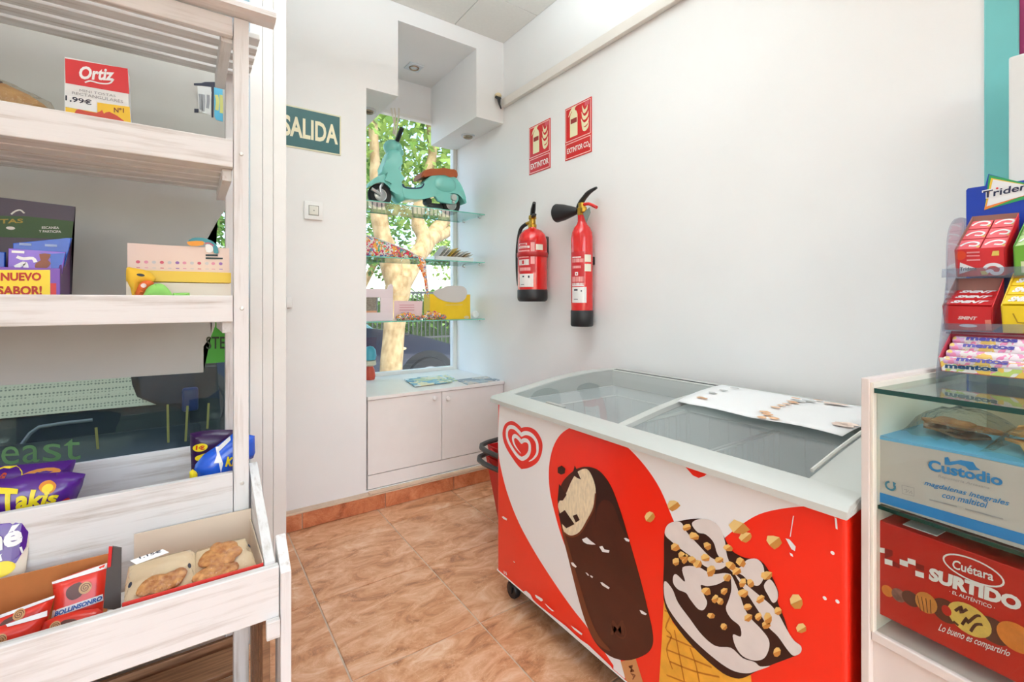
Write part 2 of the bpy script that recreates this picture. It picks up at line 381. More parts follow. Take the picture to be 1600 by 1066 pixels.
for A in ((-1.85, 1.15, .35, .41), (-1.85, 1.15, 2.42, 2.48), (-1.85, -1.79, .41, 2.42), (1.09, 1.15, .41, 2.42), (-.38, -.32, .41, 2.42)): b.box(A[0], A[1], Y0 - .08, Y0 - .02, A[2], A[3], .004)
b.build('frame', alu, w3)
b = B(); b.box(-1.79, 1.09, Y0 - .053, Y0 - .047, .41, 2.42); b.build('pane', pane, w3)
# ------------------------------------------------------------------ niche window (window_1)
w1 = bpy.data.objects.new('window_1', None); C.objects.link(w1); struct(w1); WL['window_1'] = V((0, 0, 0)); w1['label'] = 'tall window at the back of the display niche'
b = B(); b.box(1.612, XR, NB - .02, NB + .03, .585, 2.41, .003); b.box(NL, 1.612, NB - .02, NB + .03, .585, .625, .003); b.box(NL, 1.612, NB - .015, NB + .03, 2.385, 2.41, .003); b.box(NL, NL + .02, NB - .02, NB + .03, .625, 2.385, .003)
b.build('frame', alu, w1)
b = B(); b.box(NL + .02, 1.612, NB, NB + .006, .625, 2.385); b.build('pane', pane, w1)
# ------------------------------------------------------------------ things in and around the niche
white = M('white lacquer', (243, 238, 234), .4, var=.01); chrome = M('chrome', (210, 210, 212), .2, metal=1); black = M('black plastic', (28, 28, 30), .45)
plainw = M('plain white', (244, 244, 242), .5); ink = M('dark ink', (40, 42, 60), .6)
def slab(b, S, pts, t, bev=0, smooth=0, off=0, seg=3):
    if smooth: pts = crv(pts, smooth)
    q = [S.at(*S.px(p[0], p[1]), off - t / 2) for p in pts]; return b.prism(q, S.n * t, bev, seg)
# recessed spots
for (x, y, z), sq, lab in (((1.219, 2.874, 2.645), 1, 'square recessed spotlight in the raised middle of the niche ceiling'), ((.872, 2.729, 2.23), 0, 'recessed spotlight in the left soffit of the niche'), ((1.56, 2.763, 2.23), 0, 'recessed spotlight in the right soffit of the niche')):
    t = thing('spotlight', lab, 'spotlight', (x, y, z), 'niche spotlights')
    b = B()
    if sq: b.box(x - .05, x + .05, y - .05, y + .05, z - .008, z, .003)
    else: b.lathe([(.026, -.002), (.03, -.009), (.044, -.008), (.047, 0)], (x, y, z), n=24)
    b.build('bezel', M('bezel', (214, 222, 226), .3), t, True)
    b = B(); b.lathe([(.034, -.009), (.03, -.016), (.027, -.014), (.024, -.006), (.0, -.005)], (x, y, z), n=20); b.build('bulb', M('spot bulb', (170, 160, 140), .2, metal=.6), t, True)
# white cupboard
t = thing('cupboard', 'low white two door cupboard under the niche window', 'cupboard', (1.2, 2.7, .108))
b = B(); b.box(.78, 1.638, 2.466, 3.07, .112, .584); b.build('body', white, t)
b = B(); b.box(.776, 1.64, 2.438, 3.073, .585, .603, .002); b.build('top', white, t)
b = B(); b.box(.78, 1.638, 2.45, 2.465, .112, .184, .0015); b.build('plinth', white, t)
for xa, xb, kx in ((.78, 1.2065, 679), (1.2105, 1.638, 700.5)):
    b = B(); b.box(xa, xb, 2.447, 2.465, .1885, .582, .0015); d = b.build('door', white, t)
    kp = PX(kx, 622.5, Y=2.43); b = B(); b.lathe([(.005, 0), (.005, .012), (.013, .016), (.014, .022), (.009, .027), (0, .028)], (kp.x, 2.447, kp.z), (0, -1, 0), 18); b.build('knob', white, d, True)
# glass shelves
gsm = glass('shelf glass', (226, 244, 238), 1.5); gedge = M('green glass edge', (120, 196, 176), .15)
GZ = (1.684, 1.362, .983); GY0, GY1 = 2.67, 3.03
for k, z in enumerate(GZ):
    t = thing('glass_shelf', ('top glass shelf in the niche holding the toy scooter', 'middle glass shelf in the niche holding a tray of cards', 'lowest glass shelf in the niche holding a yellow box')[k], 'shelf', (1.2, 2.85, z), 'niche glass shelves')
    b = B(); b.box(.775, 1.638, GY0 + .002, GY1, z, z + .006); b.build('pane', gsm, t)
    b = B(); b.box(.775, 1.638, GY0, GY0 + .002, z, z + .006); b.box(.775, 1.638, GY1, GY1 + .002, z, z + .006); b.build('edge', gedge, t)
    for xx in (.783, 1.629):
        for yy in (2.74, 2.96):
            b = B(); b.lathe([(0, -.009), (.006, -.009), (.006, 0)], (xx, yy, z), n=12); b.lathe([(.004, 0), (.009, .012)], (xx, yy, z - .006), (1 if xx > 1 else -1, 0, 0), 10); b.build('bracket', chrome, t, True)
# toy scooter
SC = Surf((0, 2.84, 0), (0, -1, 0)); z6 = lambda pts: zm(pts, 540, 130, 4.635)
mint = M('mint plastic', (132, 214, 204), .22, coat=.6); rub = M('tyre rubber', (24, 24, 26), .6); silver = M('silver plastic', (196, 198, 200), .3, metal=.6)
t = thing('toy_scooter', 'mint green toy scooter with brown seat standing on the top glass shelf', 'toy scooter', (1.25, 2.84, GZ[0] + .006))
b = B(); slab(b, SC, z6([(300, 500), (375, 500), (386, 560), (386, 640), (374, 700), (392, 760), (425, 835), (385, 868), (342, 835), (325, 780), (285, 700), (245, 655), (268, 580)]), .12, .035, 2); b.build('leg_shield', mint, t, True)
b = B(); hc = SC.at(*SC.px(*z6([(342, 470)])[0])); b.ell(hc, (.06, .055, .052), 20, 12); b.ell(hc + V((.035, 0, -.025)), (.035, .045, .03), 16, 8); b.build('handlebar_cowl', mint, t, True)
b = B(); b.tube([hc + V((.01, -.05, .035)), hc + V((.012, -.09, .07)), hc + V((.012, -.12, .09))], .014, 10); b.tube([hc + V((.01, .05, .035)), hc + V((.012, .12, .07))], .014, 10); b.build('handle_grip', black, t, True)
b = B(); slab(b, SC, z6([(150, 762), (165, 722), (215, 686), (268, 668), (305, 700), (335, 770), (338, 820), (308, 770), (262, 728), (205, 730), (170, 755)]), .09, .02, 2); b.build('front_fender', mint, t, True)
b = B(); slab(b, SC, z6([(385, 765), (420, 772), (505, 772), (530, 745), (560, 705), (605, 682), (660, 672), (720, 676), (765, 694), (798, 740), (826, 800), (846, 876), (826, 874), (796, 818), (745, 802), (655, 822), (540, 852), (440, 852), (395, 838)]), .13, .03, 2); b.build('body', mint, t, True)
b = B(); cc = SC.at(*SC.px(*z6([(690, 745)])[0])); b.ell(cc + V((0, -.045, 0)), (.087, .04, .058), 22, 12, p=.85); b.ell(cc + V((0, .045, 0)), (.087, .04, .058), 22, 12, p=.85); b.build('side_cowl', mint, t, True)
b = B(); slab(b, SC, z6([(518, 700), (534, 655), (590, 634), (680, 644), (755, 638), (778, 664), (774, 700), (720, 684), (640, 682), (570, 690)]), .142, .018, 2); b.build('seat', M('brown seat', (176, 88, 42), .5), t, True)
b = B()
for oy in (-.062, .062):
    S2 = Surf((0, 2.84 + oy, 0), (0, -1, 0)); b.tube([S2.at(*SC.px(*p)) for p in z6(crv([(388, 745), (400, 768), (440, 775), (515, 772), (538, 742)], 4, False))], .006, 6)
b.build('floor_edging', M('navy trim', (36, 62, 96), .5), t, True)
zb = GZ[0] + .0062
for nm, px_, r in (('front_wheel', 593, .072), ('rear_wheel', 703, .07)):
    c = PX(px_, 303, Y=2.84); c.z = zb + r
    b = B(); b.lathe([(r * .55, -.022), (r * .9, -.026), (r, -.012), (r, .012), (r * .9, .026), (r * .55, .022), (r * .55, -.022)], c, (0, 1, 0), 26); w = b.build(nm, rub, t, True)
    b = B(); b.lathe([(0, -.024), (r * .2, -.026), (r * .5, -.018), (r * .56, -.02), (r * .56, .02), (r * .5, .018), (r * .2, .026), (0, .024)], c, (0, 1, 0), 20); b.build('hub', silver, w, True)
b = B(); c1 = PX(593, 303, Y=2.84); c1.z = zb + .07; b.tube([c1 + V((0, -.03, 0)), c1 + V((-.008, -.034, .045)), c1 + V((.02, -.02, .09))], .009, 8); b.tube([c1 + V((0, -.032, 0)), c1 + V((-.06, -.03, .03))], .011, 8); b.build('fork', silver, t, True)
b = B(); e1 = SC.at(*SC.px(*z6([(590, 860)])[0])); b.lathe([(0, -.03), (.022, -.03), (.026, -.01), (.026, .01), (.02, .03), (0, .03)], e1, (0, 1, 0), 14); b.box(e1.x, e1.x + .11, e1.y - .02, e1.y + .02, e1.z - .035, e1.z - .005, .008); b.build('engine', M('dark engine', (50, 52, 54), .4), t, True)
b = B(); slab(b, SC, z6([(610, 810), (640, 805), (770, 815), (785, 850), (770, 885), (700, 880), (640, 865)]), .03, .01, 2, off=.05); b.build('engine_cover', mint, t, True)
b = B(); e2 = SC.at(*SC.px(*z6([(748, 842)])[0]), .07); b.lathe([(0, .012), (.02, .01), (.024, 0), (.022, -.02)], e2, (0, -1, 0), 16); b.ell(e2 + V((-.002, 0, -.032)), (.012, .01, .01), 12, 8); b.build('exhaust_cap', M('pale plastic', (196, 204, 200), .4), t, True)
b = B(); slab(b, SC, z6([(815, 738), (824, 736), (848, 798), (838, 802)]), .05, .004); b.build('tail_light', M('red plastic', (196, 40, 60), .3), t)
# ribbon that ties the toy to the niche ceiling
b = B()
for q in ([(330, 180), (340, 230), (352, 300), (345, 370)], [(352, 180), (360, 240), (352, 310), (352, 370)], [(386, 180), (384, 240), (374, 300), (360, 385)]):
    b.stroke(Surf((0, 2.84 - .01 * random.random(), 0), (0, -1, 0)), z6(q), .011, 0, 4)
rb = b.build('ribbon', M('white ribbon', (226, 220, 205), .7), None); tag(rb, 'white ribbon tied round the toy scooter handlebar in the niche', 'ribbon')
sm = rb.modifiers.new('s', 'SOLIDIFY'); sm.thickness = .0015
# printed fabric pouch on the middle shelf
def patch_mat(name, cols, sc):
    m = bpy.data.materials.new(name); m.use_nodes = True; t_ = m.node_tree; p = t_.nodes['Principled BSDF']; tc = t_.nodes.new('ShaderNodeTexCoord')
    vo = t_.nodes.new('ShaderNodeTexVoronoi'); vo.inputs['Scale'].default_value = sc; rp = t_.nodes.new('ShaderNodeValToRGB'); rp.color_ramp.interpolation = 'CONSTANT'
    nz = t_.nodes.new('ShaderNodeTexNoise'); nz.inputs['Scale'].default_value = sc * .8; mx = t_.nodes.new('ShaderNodeMixRGB'); mx.inputs[0].default_value = .25
    t_.links.new(tc.outputs['Object'], mx.inputs[1]); t_.links.new(tc.outputs['Object'], nz.inputs[0]); t_.links.new(nz.outputs['Color'], mx.inputs[2]); t_.links.new(mx.outputs[0], vo.inputs['Vector'])
    sx = t_.nodes.new('ShaderNodeSeparateColor'); t_.links.new(vo.outputs['Color'], sx.inputs[0]); t_.links.new(sx.outputs[0], rp.inputs[0])
    e = rp.color_ramp.elements
    for i, c in enumerate(cols):
        if i < 2: e[i].position = i / len(cols); e[i].color = rgb(*c)
        else: x = e.new(i / len(cols)); x.color = rgb(*c)
    t_.links.new(rp.outputs[0], p.inputs['Base Color']); p.inputs['Roughness'].default_value = .5; return m
tropic = patch_mat('tropical print', [(226, 58, 84), (240, 238, 232), (70, 160, 120), (244, 170, 60), (90, 130, 200), (236, 232, 224), (200, 60, 110)], 34)
z7 = lambda pts: zm(pts, 540, 350, 4.1)
S = Surf((0, 2.76, 0), (0, -1, 0)); t = thing('fabric_pouch', 'pointed multicoloured fabric pouch lying on the middle glass shelf', 'pouch', (1.0, 2.76, GZ[1] + .006))
b = B(); b.pillow(S, z7([(90, 60), (135, 75), (180, 85), (300, 130), (400, 170), (470, 218), (440, 225), (330, 222), (220, 218), (90, 214)]), .022, .03, .012, 1.0, 0, GZ[1] + .0065); b.build('pouch', tropic, t, True)
b = B(); b.stroke(S, z7([(95, 62), (180, 88), (300, 132), (400, 172), (470, 218)]), .006, .002, 3); b.build('piping', plainw, t)
b = B(); b.pillow(Surf((0, 2.645, 0), (0, -1, 0)), z7([(455, 262), (485, 250), (515, 262), (522, 340), (532, 420), (528, 480), (512, 420), (500, 350), (480, 300)]), .008, .01, .008, 1.0); b.pillow(Surf((0, 2.662, 0), (0, -1, 0)), z7([(462, 205), (500, 212), (515, 250), (515, 264), (485, 264), (470, 230)]), .004, .01, .008, 1.0); b.build('hanging_tail', patch_mat('orange print', [(240, 150, 60), (230, 90, 50), (240, 236, 228), (110, 150, 200)], 40), t, True)
# tray of cards
t = thing('card_tray', 'clear tray of leaning greeting cards on the middle glass shelf', 'tray', (1.45, 2.78, GZ[1] + .006))
zc = GZ[1] + .0065; b = B(); b.box(1.30, 1.585, 2.73, 2.86, zc, zc + .004, .001); b.box(1.30, 1.585, 2.73, 2.734, zc, zc + .03, .001); b.box(1.30, 1.304, 2.73, 2.86, zc, zc + .03, .001); b.build('tray', M('white acrylic', (232, 234, 234), .2), t)
for k in range(9):
    x = 1.315 + k * .0225; b = B(); R = Matrix.Rotation(math.radians(38 + k * 3), 3, 'Y'); u = R @ V((0, 0, 1)); n = R @ V((1, 0, 0))
    b.obox((x, 2.745, zc + .006), u, (0, 1, 0), n, 0, .125 - .008 * (k % 3), 0, .1, 0, .0035, .0008, 1)
    b.build('card', (M('grey card', (196, 186, 180), .7), M('kraft card', (176, 148, 112), .7), M('pale card', (222, 214, 206), .7), M('yellow card', (216, 176, 70), .7))[(0, 2, 0, 3, 1, 2, 0, 1, 2)[k]], t)
# lowest shelf
z3 = GZ[2] + .0062
pinkm = M('pale pink card', (240, 222, 226), .6); S = Surf((0, 2.74, 0), (0, -1, 0))
t = thing('pink_carton', 'pale pink cut-out carton with a window on the lowest glass shelf', 'carton', (.9, 2.75, z3))
b = B(); pl = [S.px(*p) for p in z7([(60, 415), (255, 420), (262, 390), (285, 380), (300, 400), (302, 600)])]; zb_ = z3 - S.O.z
x0, x1, zt = .80, pl[5][0], pl[0][1]
b.box(x0, x1, 2.735, 2.742, z3, z3 + .05, .001); b.box(x0, x1, 2.735, 2.742, zt - .05, zt, .001); wx = S.px(*z7([(222, 0)])[0])[0]; b.box(wx, x1, 2.735, 2.742, z3 + .05, zt - .05); b.box(x0, x1, 2.742, 2.82, z3, z3 + .004); b.box(x1 - .003, x1, 2.742, 2.82, z3, zt, .001)
b.prism([(x1 - .035, 2.735, zt), (x1, 2.735, zt), (x1, 2.735, zt + .02), (x1 - .012, 2.735, zt + .033), (x1 - .028, 2.735, zt + .022)], (0, .007, 0)); b.build('carton_body', pinkm, t)
b = B(); b.box(x0, wx, 2.80, 2.805, z3 + .004, z3 + .06); b.build('orange_insert', M('orange card', (240, 176, 138), .6), t)
b = B(); b.box(x0, wx, 2.806, 2.81, z3 + .06, zt - .045); b.build('grey_insert', M('grey insert', (170, 158, 142), .6, var=.25, scale=90), t)
S = Surf((0, 2.75, 0), (0, -1, 0)); q = [S.px(*p) for p in z7([(310, 600), (488, 600), (500, 495), (318, 492)])]
t = thing('pink_card', 'pale pink printed card standing behind colourful wrapped sweets', 'card', (1.08, 2.75, z3))
b = B(); b.prism([(q[0][0], 2.75, z3), (q[1][0], 2.75, z3), (q[2][0], 2.765, q[2][1]), (q[3][0], 2.765, q[3][1])], (0, .003, 0)); b.build('card_panel', M('pink card', (238, 206, 208), .6), t)
b = B()
for yy in (520, 535, 552): b.stroke(Surf((0, 2.7485, 0), (0, -1, 0)), z7([(345, yy), (440, yy)]), .004, 0)
b.build('lettering', M('rose ink', (214, 140, 150), .6), t)
for k, (xs, w_, h_, lab) in enumerate((((330, 480), .07, .052, 'bundle of brightly wrapped sweets in front of the pink card'), ((495, 640), .07, .06, 'bundle of brightly wrapped sweets in front of the yellow box'))):
    p0 = PX(540 + xs[0] / 4.1, 490, Y=2.70); p1 = PX(540 + xs[1] / 4.1, 490, Y=2.70)
    b = B(); n_ = 5
    for i in range(n_):
        f = (i + .5) / n_; hh = h_ * (.55 + .45 * math.sin(math.pi * min(1, f * 1.2)))
        b.ell((p0.x + (p1.x - p0.x) * f, 2.705 + .012 * (i % 2), z3 + hh / 2), ((p1.x - p0.x) / n_ * .75, .022, hh / 2), 14, 8, Matrix.Rotation(.3 * (i % 3 - 1), 3, 'Y'))
    o = b.build('sweet_bundle', patch_mat('sweet wrap %d' % k, [(240, 120, 60), (70, 150, 80), (240, 236, 225), (90, 110, 190), (240, 190, 50), (200, 60, 90)], 42), None, True); tag(o, lab, 'sweets', 'wrapped sweets in the niche')
t = thing('yellow_carton', 'bright yellow carton with a grey cloud shaped card on the lowest glass shelf', 'carton', (1.4, 2.8, z3))
S = Surf((0, 2.755, 0), (0, -1, 0)); xa = S.px(*z7([(540, 0)])[0])[0]; xb = S.px(*z7([(800, 0)])[0])[0]; zt = S.px(*z7([(540, 450)])[0])[1]
yl = M('yellow card', (216, 176, 70), .7); yel = M('bright yellow card', (240, 196, 30), .6, var=.03)
b = B(); b.prism([(xa, 2.755, z3), (xb, 2.755, z3), (xb - .004, 2.755, zt), (xb - .03, 2.755, zt - .004), (xb - .05, 2.755, zt - .012), (xa + .09, 2.755, zt - .012), (xa + .035, 2.755, zt - .008), (xa + .02, 2.755, zt), (xa, 2.755, zt)], (0, .004, 0)); b.box(xa, xa + .004, 2.759, 2.85, z3, zt); b.box(xb - .004, xb, 2.759, 2.85, z3, zt); b.box(xa, xb, 2.846, 2.85, z3, zt - .04); b.build('carton_body', yel, t)
b = B(); slab(b, Surf((0, 2.751, 0), (0, -1, 0)), z7([(562, 440), (590, 418), (625, 410), (650, 398), (700, 396), (750, 400), (775, 425), (775, 460), (755, 490), (720, 502), (660, 500), (610, 485), (575, 462)]), .004, 0, 3, off=-.001); b.build('cloud_card', M('grey cloud', (208, 202, 198), .6), t)
b = B(); b.stroke(Surf((0, 2.754, 0), (0, -1, 0)), z7([(640, 520), (750, 518)]), .003, .0005); b.disc(Surf((0, 2.754, 0), (0, -1, 0)), z7([(775, 598)])[0], .02, .01, .0005); b.build('print', M('ochre ink', (222, 196, 150), .6), t)
p = PX(742, 490, Y=2.74); b = B(); b.lathe([(0, -.012), (.022, -.012), (.026, -.006), (.026, .006), (.02, .012), (.014, .009), (0, .009)], (p.x, 2.74, z3 + .026), (0, -1, 0), 20); tag(b.build('round_tin', M('pale tin', (226, 228, 230), .3), None, True), 'small round white tin beside the yellow carton', 'tin')
# brochures on the cupboard
bro = patch_mat('brochure print', [(120, 180, 205), (226, 236, 240), (190, 205, 170), (90, 150, 180), (236, 226, 190)], 16)
bro2 = patch_mat('brochure print grey', [(170, 182, 190), (226, 228, 230), (140, 150, 160), (210, 200, 190)], 16)
for k, (cs, mt, lab, zz) in enumerate(((((632, 594), (690, 588), (707, 598), (648, 605)), bro, 'light blue brochure lying on the white cupboard', .6035), (((652, 590), (700, 586), (716, 595), (660, 600)), bro, 'light blue brochure tucked under another on the white cupboard', .6035), (((712, 594), (764, 587.5), (781, 594), (730, 601)), bro2, 'grey brochure lying at the right end of the white cupboard', .6035))):
    q = [PX(x, y, Z=.606) for x, y in cs]
    for v in q: v.x = min(v.x, 1.632); v.z = zz + (.0045 if k == 0 else 0)
    b = B(); b.prism(q, (0, 0, .004)); tag(b.build('brochure', mt, None), lab, 'brochure', 'brochures on the cupboard')
# exit sign
S = Surf((0, YB - .004, 0), (0, -1, 0)); t = thing('exit_sign', 'dark green exit sign with cream lettering on the back wall', 'sign', (.49, YB, 1.845))
b = B(); b.box(.335, .642, YB - .004, YB, 1.848, 2.05, .001, 1); b.build('plate', M('cream photoluminescent', (226, 222, 190), .4), t)
b = B(); b.fill(S, [(.342, 1.855), (.635, 1.855), (.635, 2.043), (.342, 2.043)], .0006); b.build('green_field', M('sign green', (30, 90, 90), .35), t)
b = B(); b.txt('SALIDA', S, [(.372, 1.9), (.626, 1.9), (.626, 2.0), (.372, 2.0)], .0012, .03, px=False); b.build('lettering', M('cream print', (238, 230, 196), .4), t)
# light switch
t = thing('wall_switch', 'square white wall switch below the exit sign', 'switch', (.509, YB, 1.505))
b = B(); b.box(.466, .553, YB - .012, YB, 1.508, 1.598, .005, 3); b.build('plate', plainw, t, True)
b = B(); b.box(.489, .53, YB - .0165, YB - .011, 1.532, 1.575, .002); b.build('rocker', M('rocker', (228, 226, 216), .4), t, True)
b = B(); 
for xa, xb, za, zb2 in ((.486, .489, 1.529, 1.578), (.53, .533, 1.529, 1.578), (.489, .53, 1.529, 1.532), (.489, .53, 1.575, 1.578)): b.box(xa, xb, YB - .013, YB - .0115, za, zb2)
b.ell((.51, YB - .0165, 1.553), (.003, .001, .003), 10, 6); b.build('recess', M('switch shadow gap', (150, 148, 140), .6), t)
b = B(); b.box(.385, .412, YB - .02, YB, 1.075, 1.13, .004); tag(b.build('wall_socket', plainw, None, True), 'small white box on the back wall beside the window post', 'socket')
# fire signs
red = M('sign red', (206, 30, 28), .3); glow = M('sign cream', (240, 232, 188), .4)
def fire_sign(y, z, w, h, text, lab):
    S = Surf((XR - .0035, y, z), (-1, 0, 0)); t = thing('fire_sign', lab, 'sign', (XR, y - w / 2, z), 'fire extinguisher signs')
    b = B(); b.box(XR - .0035, XR, y - w, y, z, z + h, .0008, 1); b.build('plate', red, t)
    def frame(b, x0, y0, x1, y1, k=.004):
        for q in ((x0, y0, x1, y0 + k), (x0, y1 - k, x1, y1), (x0, y0 + k, x0 + k, y1 - k), (x1 - k, y0 + k, x1, y1 - k)): b.fill(S, [(q[0], q[1]), (q[2], q[1]), (q[2], q[3]), (q[0], q[3])], .0005)
    sp = h * .33; b = B(); frame(b, .005, sp + .003, w - .005, h - .006); frame(b, .005, .005, w - .005, sp - .005); b.build('border', M('sign border', (246, 210, 200), .4), t)
    b = B(); sc = lambda pts, ox, oy, k: [(ox + a * k, oy + c * k) for a, c in pts]
    oy = sp + .022; k = h * .5
    b.fill(S, sc([(.0, 0), (.42, 0), (.42, .78), (.36, .92), (.28, .97), (.28, 1.05), (.36, 1.1), (.32, 1.14), (.2, 1.12), (.1, 1.1), (-.02, .98), (-.1, .8), (-.03, .84), (.04, .92), (.12, .98), (.12, .95), (.05, .9), (0, .78)], w * .2, oy, k))
    for i, (fx, fy, fw) in enumerate(((.64, .0, .26), (.62, .18, .28), (.64, .42, .25), (.66, .66, .2))):
        x0 = w * fx; y0 = oy + k * fy; fw = w * fw
        b.fill(S, crv([(x0 + fw * .15, y0 + k * .1), (x0 + fw * .5, y0 + k * .02), (x0 + fw * .95, y0 + k * .12), (x0 + fw, y0 + k * .3), (x0 + fw * .8, y0 + k * .2), (x0 + fw * .45, y0 + k * .16), (x0 + fw * .2, y0 + k * .26), (x0, y0 + k * .36)], 4))
    b.build('pictogram', glow, t)
    b = B(); b.fill(S, [(w * .2 + .1 * k * .4, oy + .5 * k), (w * .2 + .38 * k, oy + .5 * k), (w * .2 + .38 * k, oy + .68 * k), (w * .2 + .1 * k * .4, oy + .68 * k)], .0009); b.build('pictogram_label', M('brown ink', (150, 40, 30), .5), t)
    b = B(); tw = .86 if len(text) > 8 else .84; b.txt(text, S, [(w * .09, sp * .3), (w * (.09 + tw), sp * .3), (w * (.09 + tw), sp * .66), (w * .09, sp * .66)], .0009, .025, px=False)
    b.build('lettering', M('white print', (246, 240, 232), .4), t)
    b = B(); b.fill(S, [(w * .76, h * .88), (w * .92, h * .88), (w * .92, h * .96), (w * .76, h * .96)], .0008); b.build('approval_mark', M('pink ink', (214, 90, 104), .4), t)
fire_sign(2.178, 1.843, .193, .275, 'EXTINTOR', 'red fire extinguisher sign further left, nearer the niche')
fire_sign(1.862, 1.847, .197, .274, 'EXTINTOR CO\u2082', 'red fire extinguisher sign on the right, above the slim extinguisher')
# extinguishers
exr = M('extinguisher red', (212, 26, 24), .22, coat=.5); brass = M('brass', (190, 150, 60), .3, metal=1); lab_w = M('label white', (236, 234, 230), .5); lab_r = M('label print', (236, 170, 166), .5)
D2 = math.pi / 180
def labels(t, c, r, specs):
    for nm, mt, z0, z1, a0, a1 in specs:
        b = B(); b.lathe([(r, z0), (r, z1)], c, n=12, a0=a0 * D2, a1=a1 * D2); b.build(nm, mt, t, True, keepn=True)
c = V((1.55, 2.03, 1.105)); t = thing('fire_extinguisher', 'stout red powder fire extinguisher with black hose on the white wall', 'extinguisher', c, 'fire extinguishers')
b = B(); b.lathe([(.081, .055), (.081, .30), (.079, .335), (.07, .365), (.05, .388), (.024, .398), (.022, .405), (0, .405)], c, n=36); b.build('cylinder', exr, t, True)
b = B(); b.lathe([(0, 0), (.07, 0), (.08, .008), (.083, .02), (.083, .062), (.08, .066)], c, n=36); b.build('base', black, t, True)
b = B(); b.lathe([(.022, .4), (.024, .42), (.018, .424), (.018, .45), (.022, .452), (.02, .47), (0, .472)], c, n=18); b.tube([c + V((0, 0, .44)), c + V((-.01, .045, .43))], .009, 10); b.build('valve', brass, t, True)
vd = V((-.5, -.87, 0)).normalized()
b = B(); vz = c + V((0, 0, .455)); b.obox(vz, vd, V((0, 0, 1)).cross(vd), (0, 0, 1), -.01, .085, -.011, .011, .0, .012, .004); b.tube([vz + vd * -.012 + V((0, 0, .01)), vz + vd * .03 + V((0, 0, .045)), vz + vd * .075 + V((0, 0, .07))], [.013, .014, .009], 10); b.build('lever', black, t, True)
b = B(); b.tube(crv([c + V((-.01, .04, .43)), c + V((-.02, .085, .40)), c + V((-.03, .098, .30)), c + V((-.03, .1, .2)), c + V((-.03, .094, .13)), c + V((-.03, .086, .09))], 6, False), .0105, 10); b.build('hose', black, t, True)
b = B(); b.lathe([(.083, .24), (.086, .245), (.086, .262), (.083, .267)], c, n=24); b.build('strap', M('dark red band', (170, 24, 24), .4), t, True)
b = B(); b.box(c.x + .05, XR, c.y - .03, c.y + .03, c.z + .26, c.z + .36, .004); b.build('wall_bracket', black, t, True)
labels(t, c, .0818, [('label_field', M('label red', (196, 30, 36), .4), .155, .355 - .03, 165, 245), ('label_strip', lab_w, .285, .297, 172, 222), ('label_strip', lab_w, .302, .312, 172, 212), ('label_strip', lab_r, .262, .275, 172, 222), ('label_strip', lab_r, .235, .255, 172, 218), ('label_strip', lab_w, .195, .225, 172, 220), ('label_strip', lab_r, .20, .315, 226, 241), ('label_strip', lab_r, .165, .182, 176, 226), ('inspection_label', lab_w, .078, .148, 176, 236), ('inspection_tag', M('cream tag', (232, 226, 208), .5), .275, .305, 246, 275)])
labels(t, c, .0824, [('label_line', M('red line', (190, 40, 44), .5), .288, .2905, 176, 215), ('label_line', MATS['red line'], .303, .309, 176, 208), ('label_line', MATS['red line'], .2, .22, 190, 200), ('label_line', ink, .13, .138, 192, 200), ('label_line', ink, .126, .138, 216, 222), ('label_line', ink, .09, .093, 184, 200)])
c = V((1.577, 1.668, .985)); t = thing('fire_extinguisher', 'slim tall red carbon dioxide extinguisher with black horn on the white wall', 'extinguisher', c, 'fire extinguishers')
b = B(); b.lathe([(.0525, .06), (.0525, .43), (.05, .455), (.04, .478), (.026, .495), (.021, .51), (.021, .545), (0, .545)], c, n=32); b.build('cylinder', exr, t, True)
b = B(); b.lathe([(0, 0), (.05, 0), (.0545, .006), (.0545, .076), (.053, .078)], c, n=32); b.build('base', black, t, True)
b = B(); b.lathe([(.022, .54), (.024, .545), (.024, .575), (.018, .58), (.018, .6), (0, .602)], c, n=18); b.obox(c + V((0, 0, .56)), vd, V((0, 0, 1)).cross(vd), (0, 0, 1), -.015, .05, -.012, .012, -.012, .014, .004); b.build('valve', brass, t, True)
b = B(); vz = c + V((0, 0, .59)); u = V((-.1, -1, 0)).normalized(); b.tube(crv([vz + u * -.03 + V((0, 0, -.01)), vz + V((0, 0, .02)), vz + u * .05 + V((0, 0, .05)), vz + u * .11 + V((0, 0, .062))], 5, False), [.012, .013, .014, .014, .014, .014, .013, .012, .012, .012, .011, .01, .009, .008, .007, .006], 10); b.build('lever', black, t, True)
b = B(); b.tube(crv([vz + V((0, 0, 0)), vz + u * .05 + V((0, 0, -.002)), vz + u * .11 + V((0, 0, -.03))], 5, False), .008, 8); b.build('carry_handle', exr, t, True)
b = B(); hz = c + V((-.01, .02, .565)); hd = V((-.12, 1, .05)).normalized(); b.lathe([(.012, 0), (.018, .01), (.024, .03), (.04, .09), (.046, .13), (.047, .135), (.04, .12), (0, .06)], hz, hd, 26); b.build('horn', black, t, True)
b = B(); g0 = c + V((-.02, -.03, .545)); b.prism([g0, g0 + V((0, -.045, .02)), g0 + V((0, -.05, -.005)), g0 + V((0, -.022, -.05))], (-.003, 0, 0)); b.build('seal_tag', M('grey tag', (120, 130, 124), .5), t)
b = B(); b.box(c.x + .04, XR, c.y - .025, c.y + .025, c.z + .3, c.z + .34, .004); b.build('wall_bracket', black, t, True)
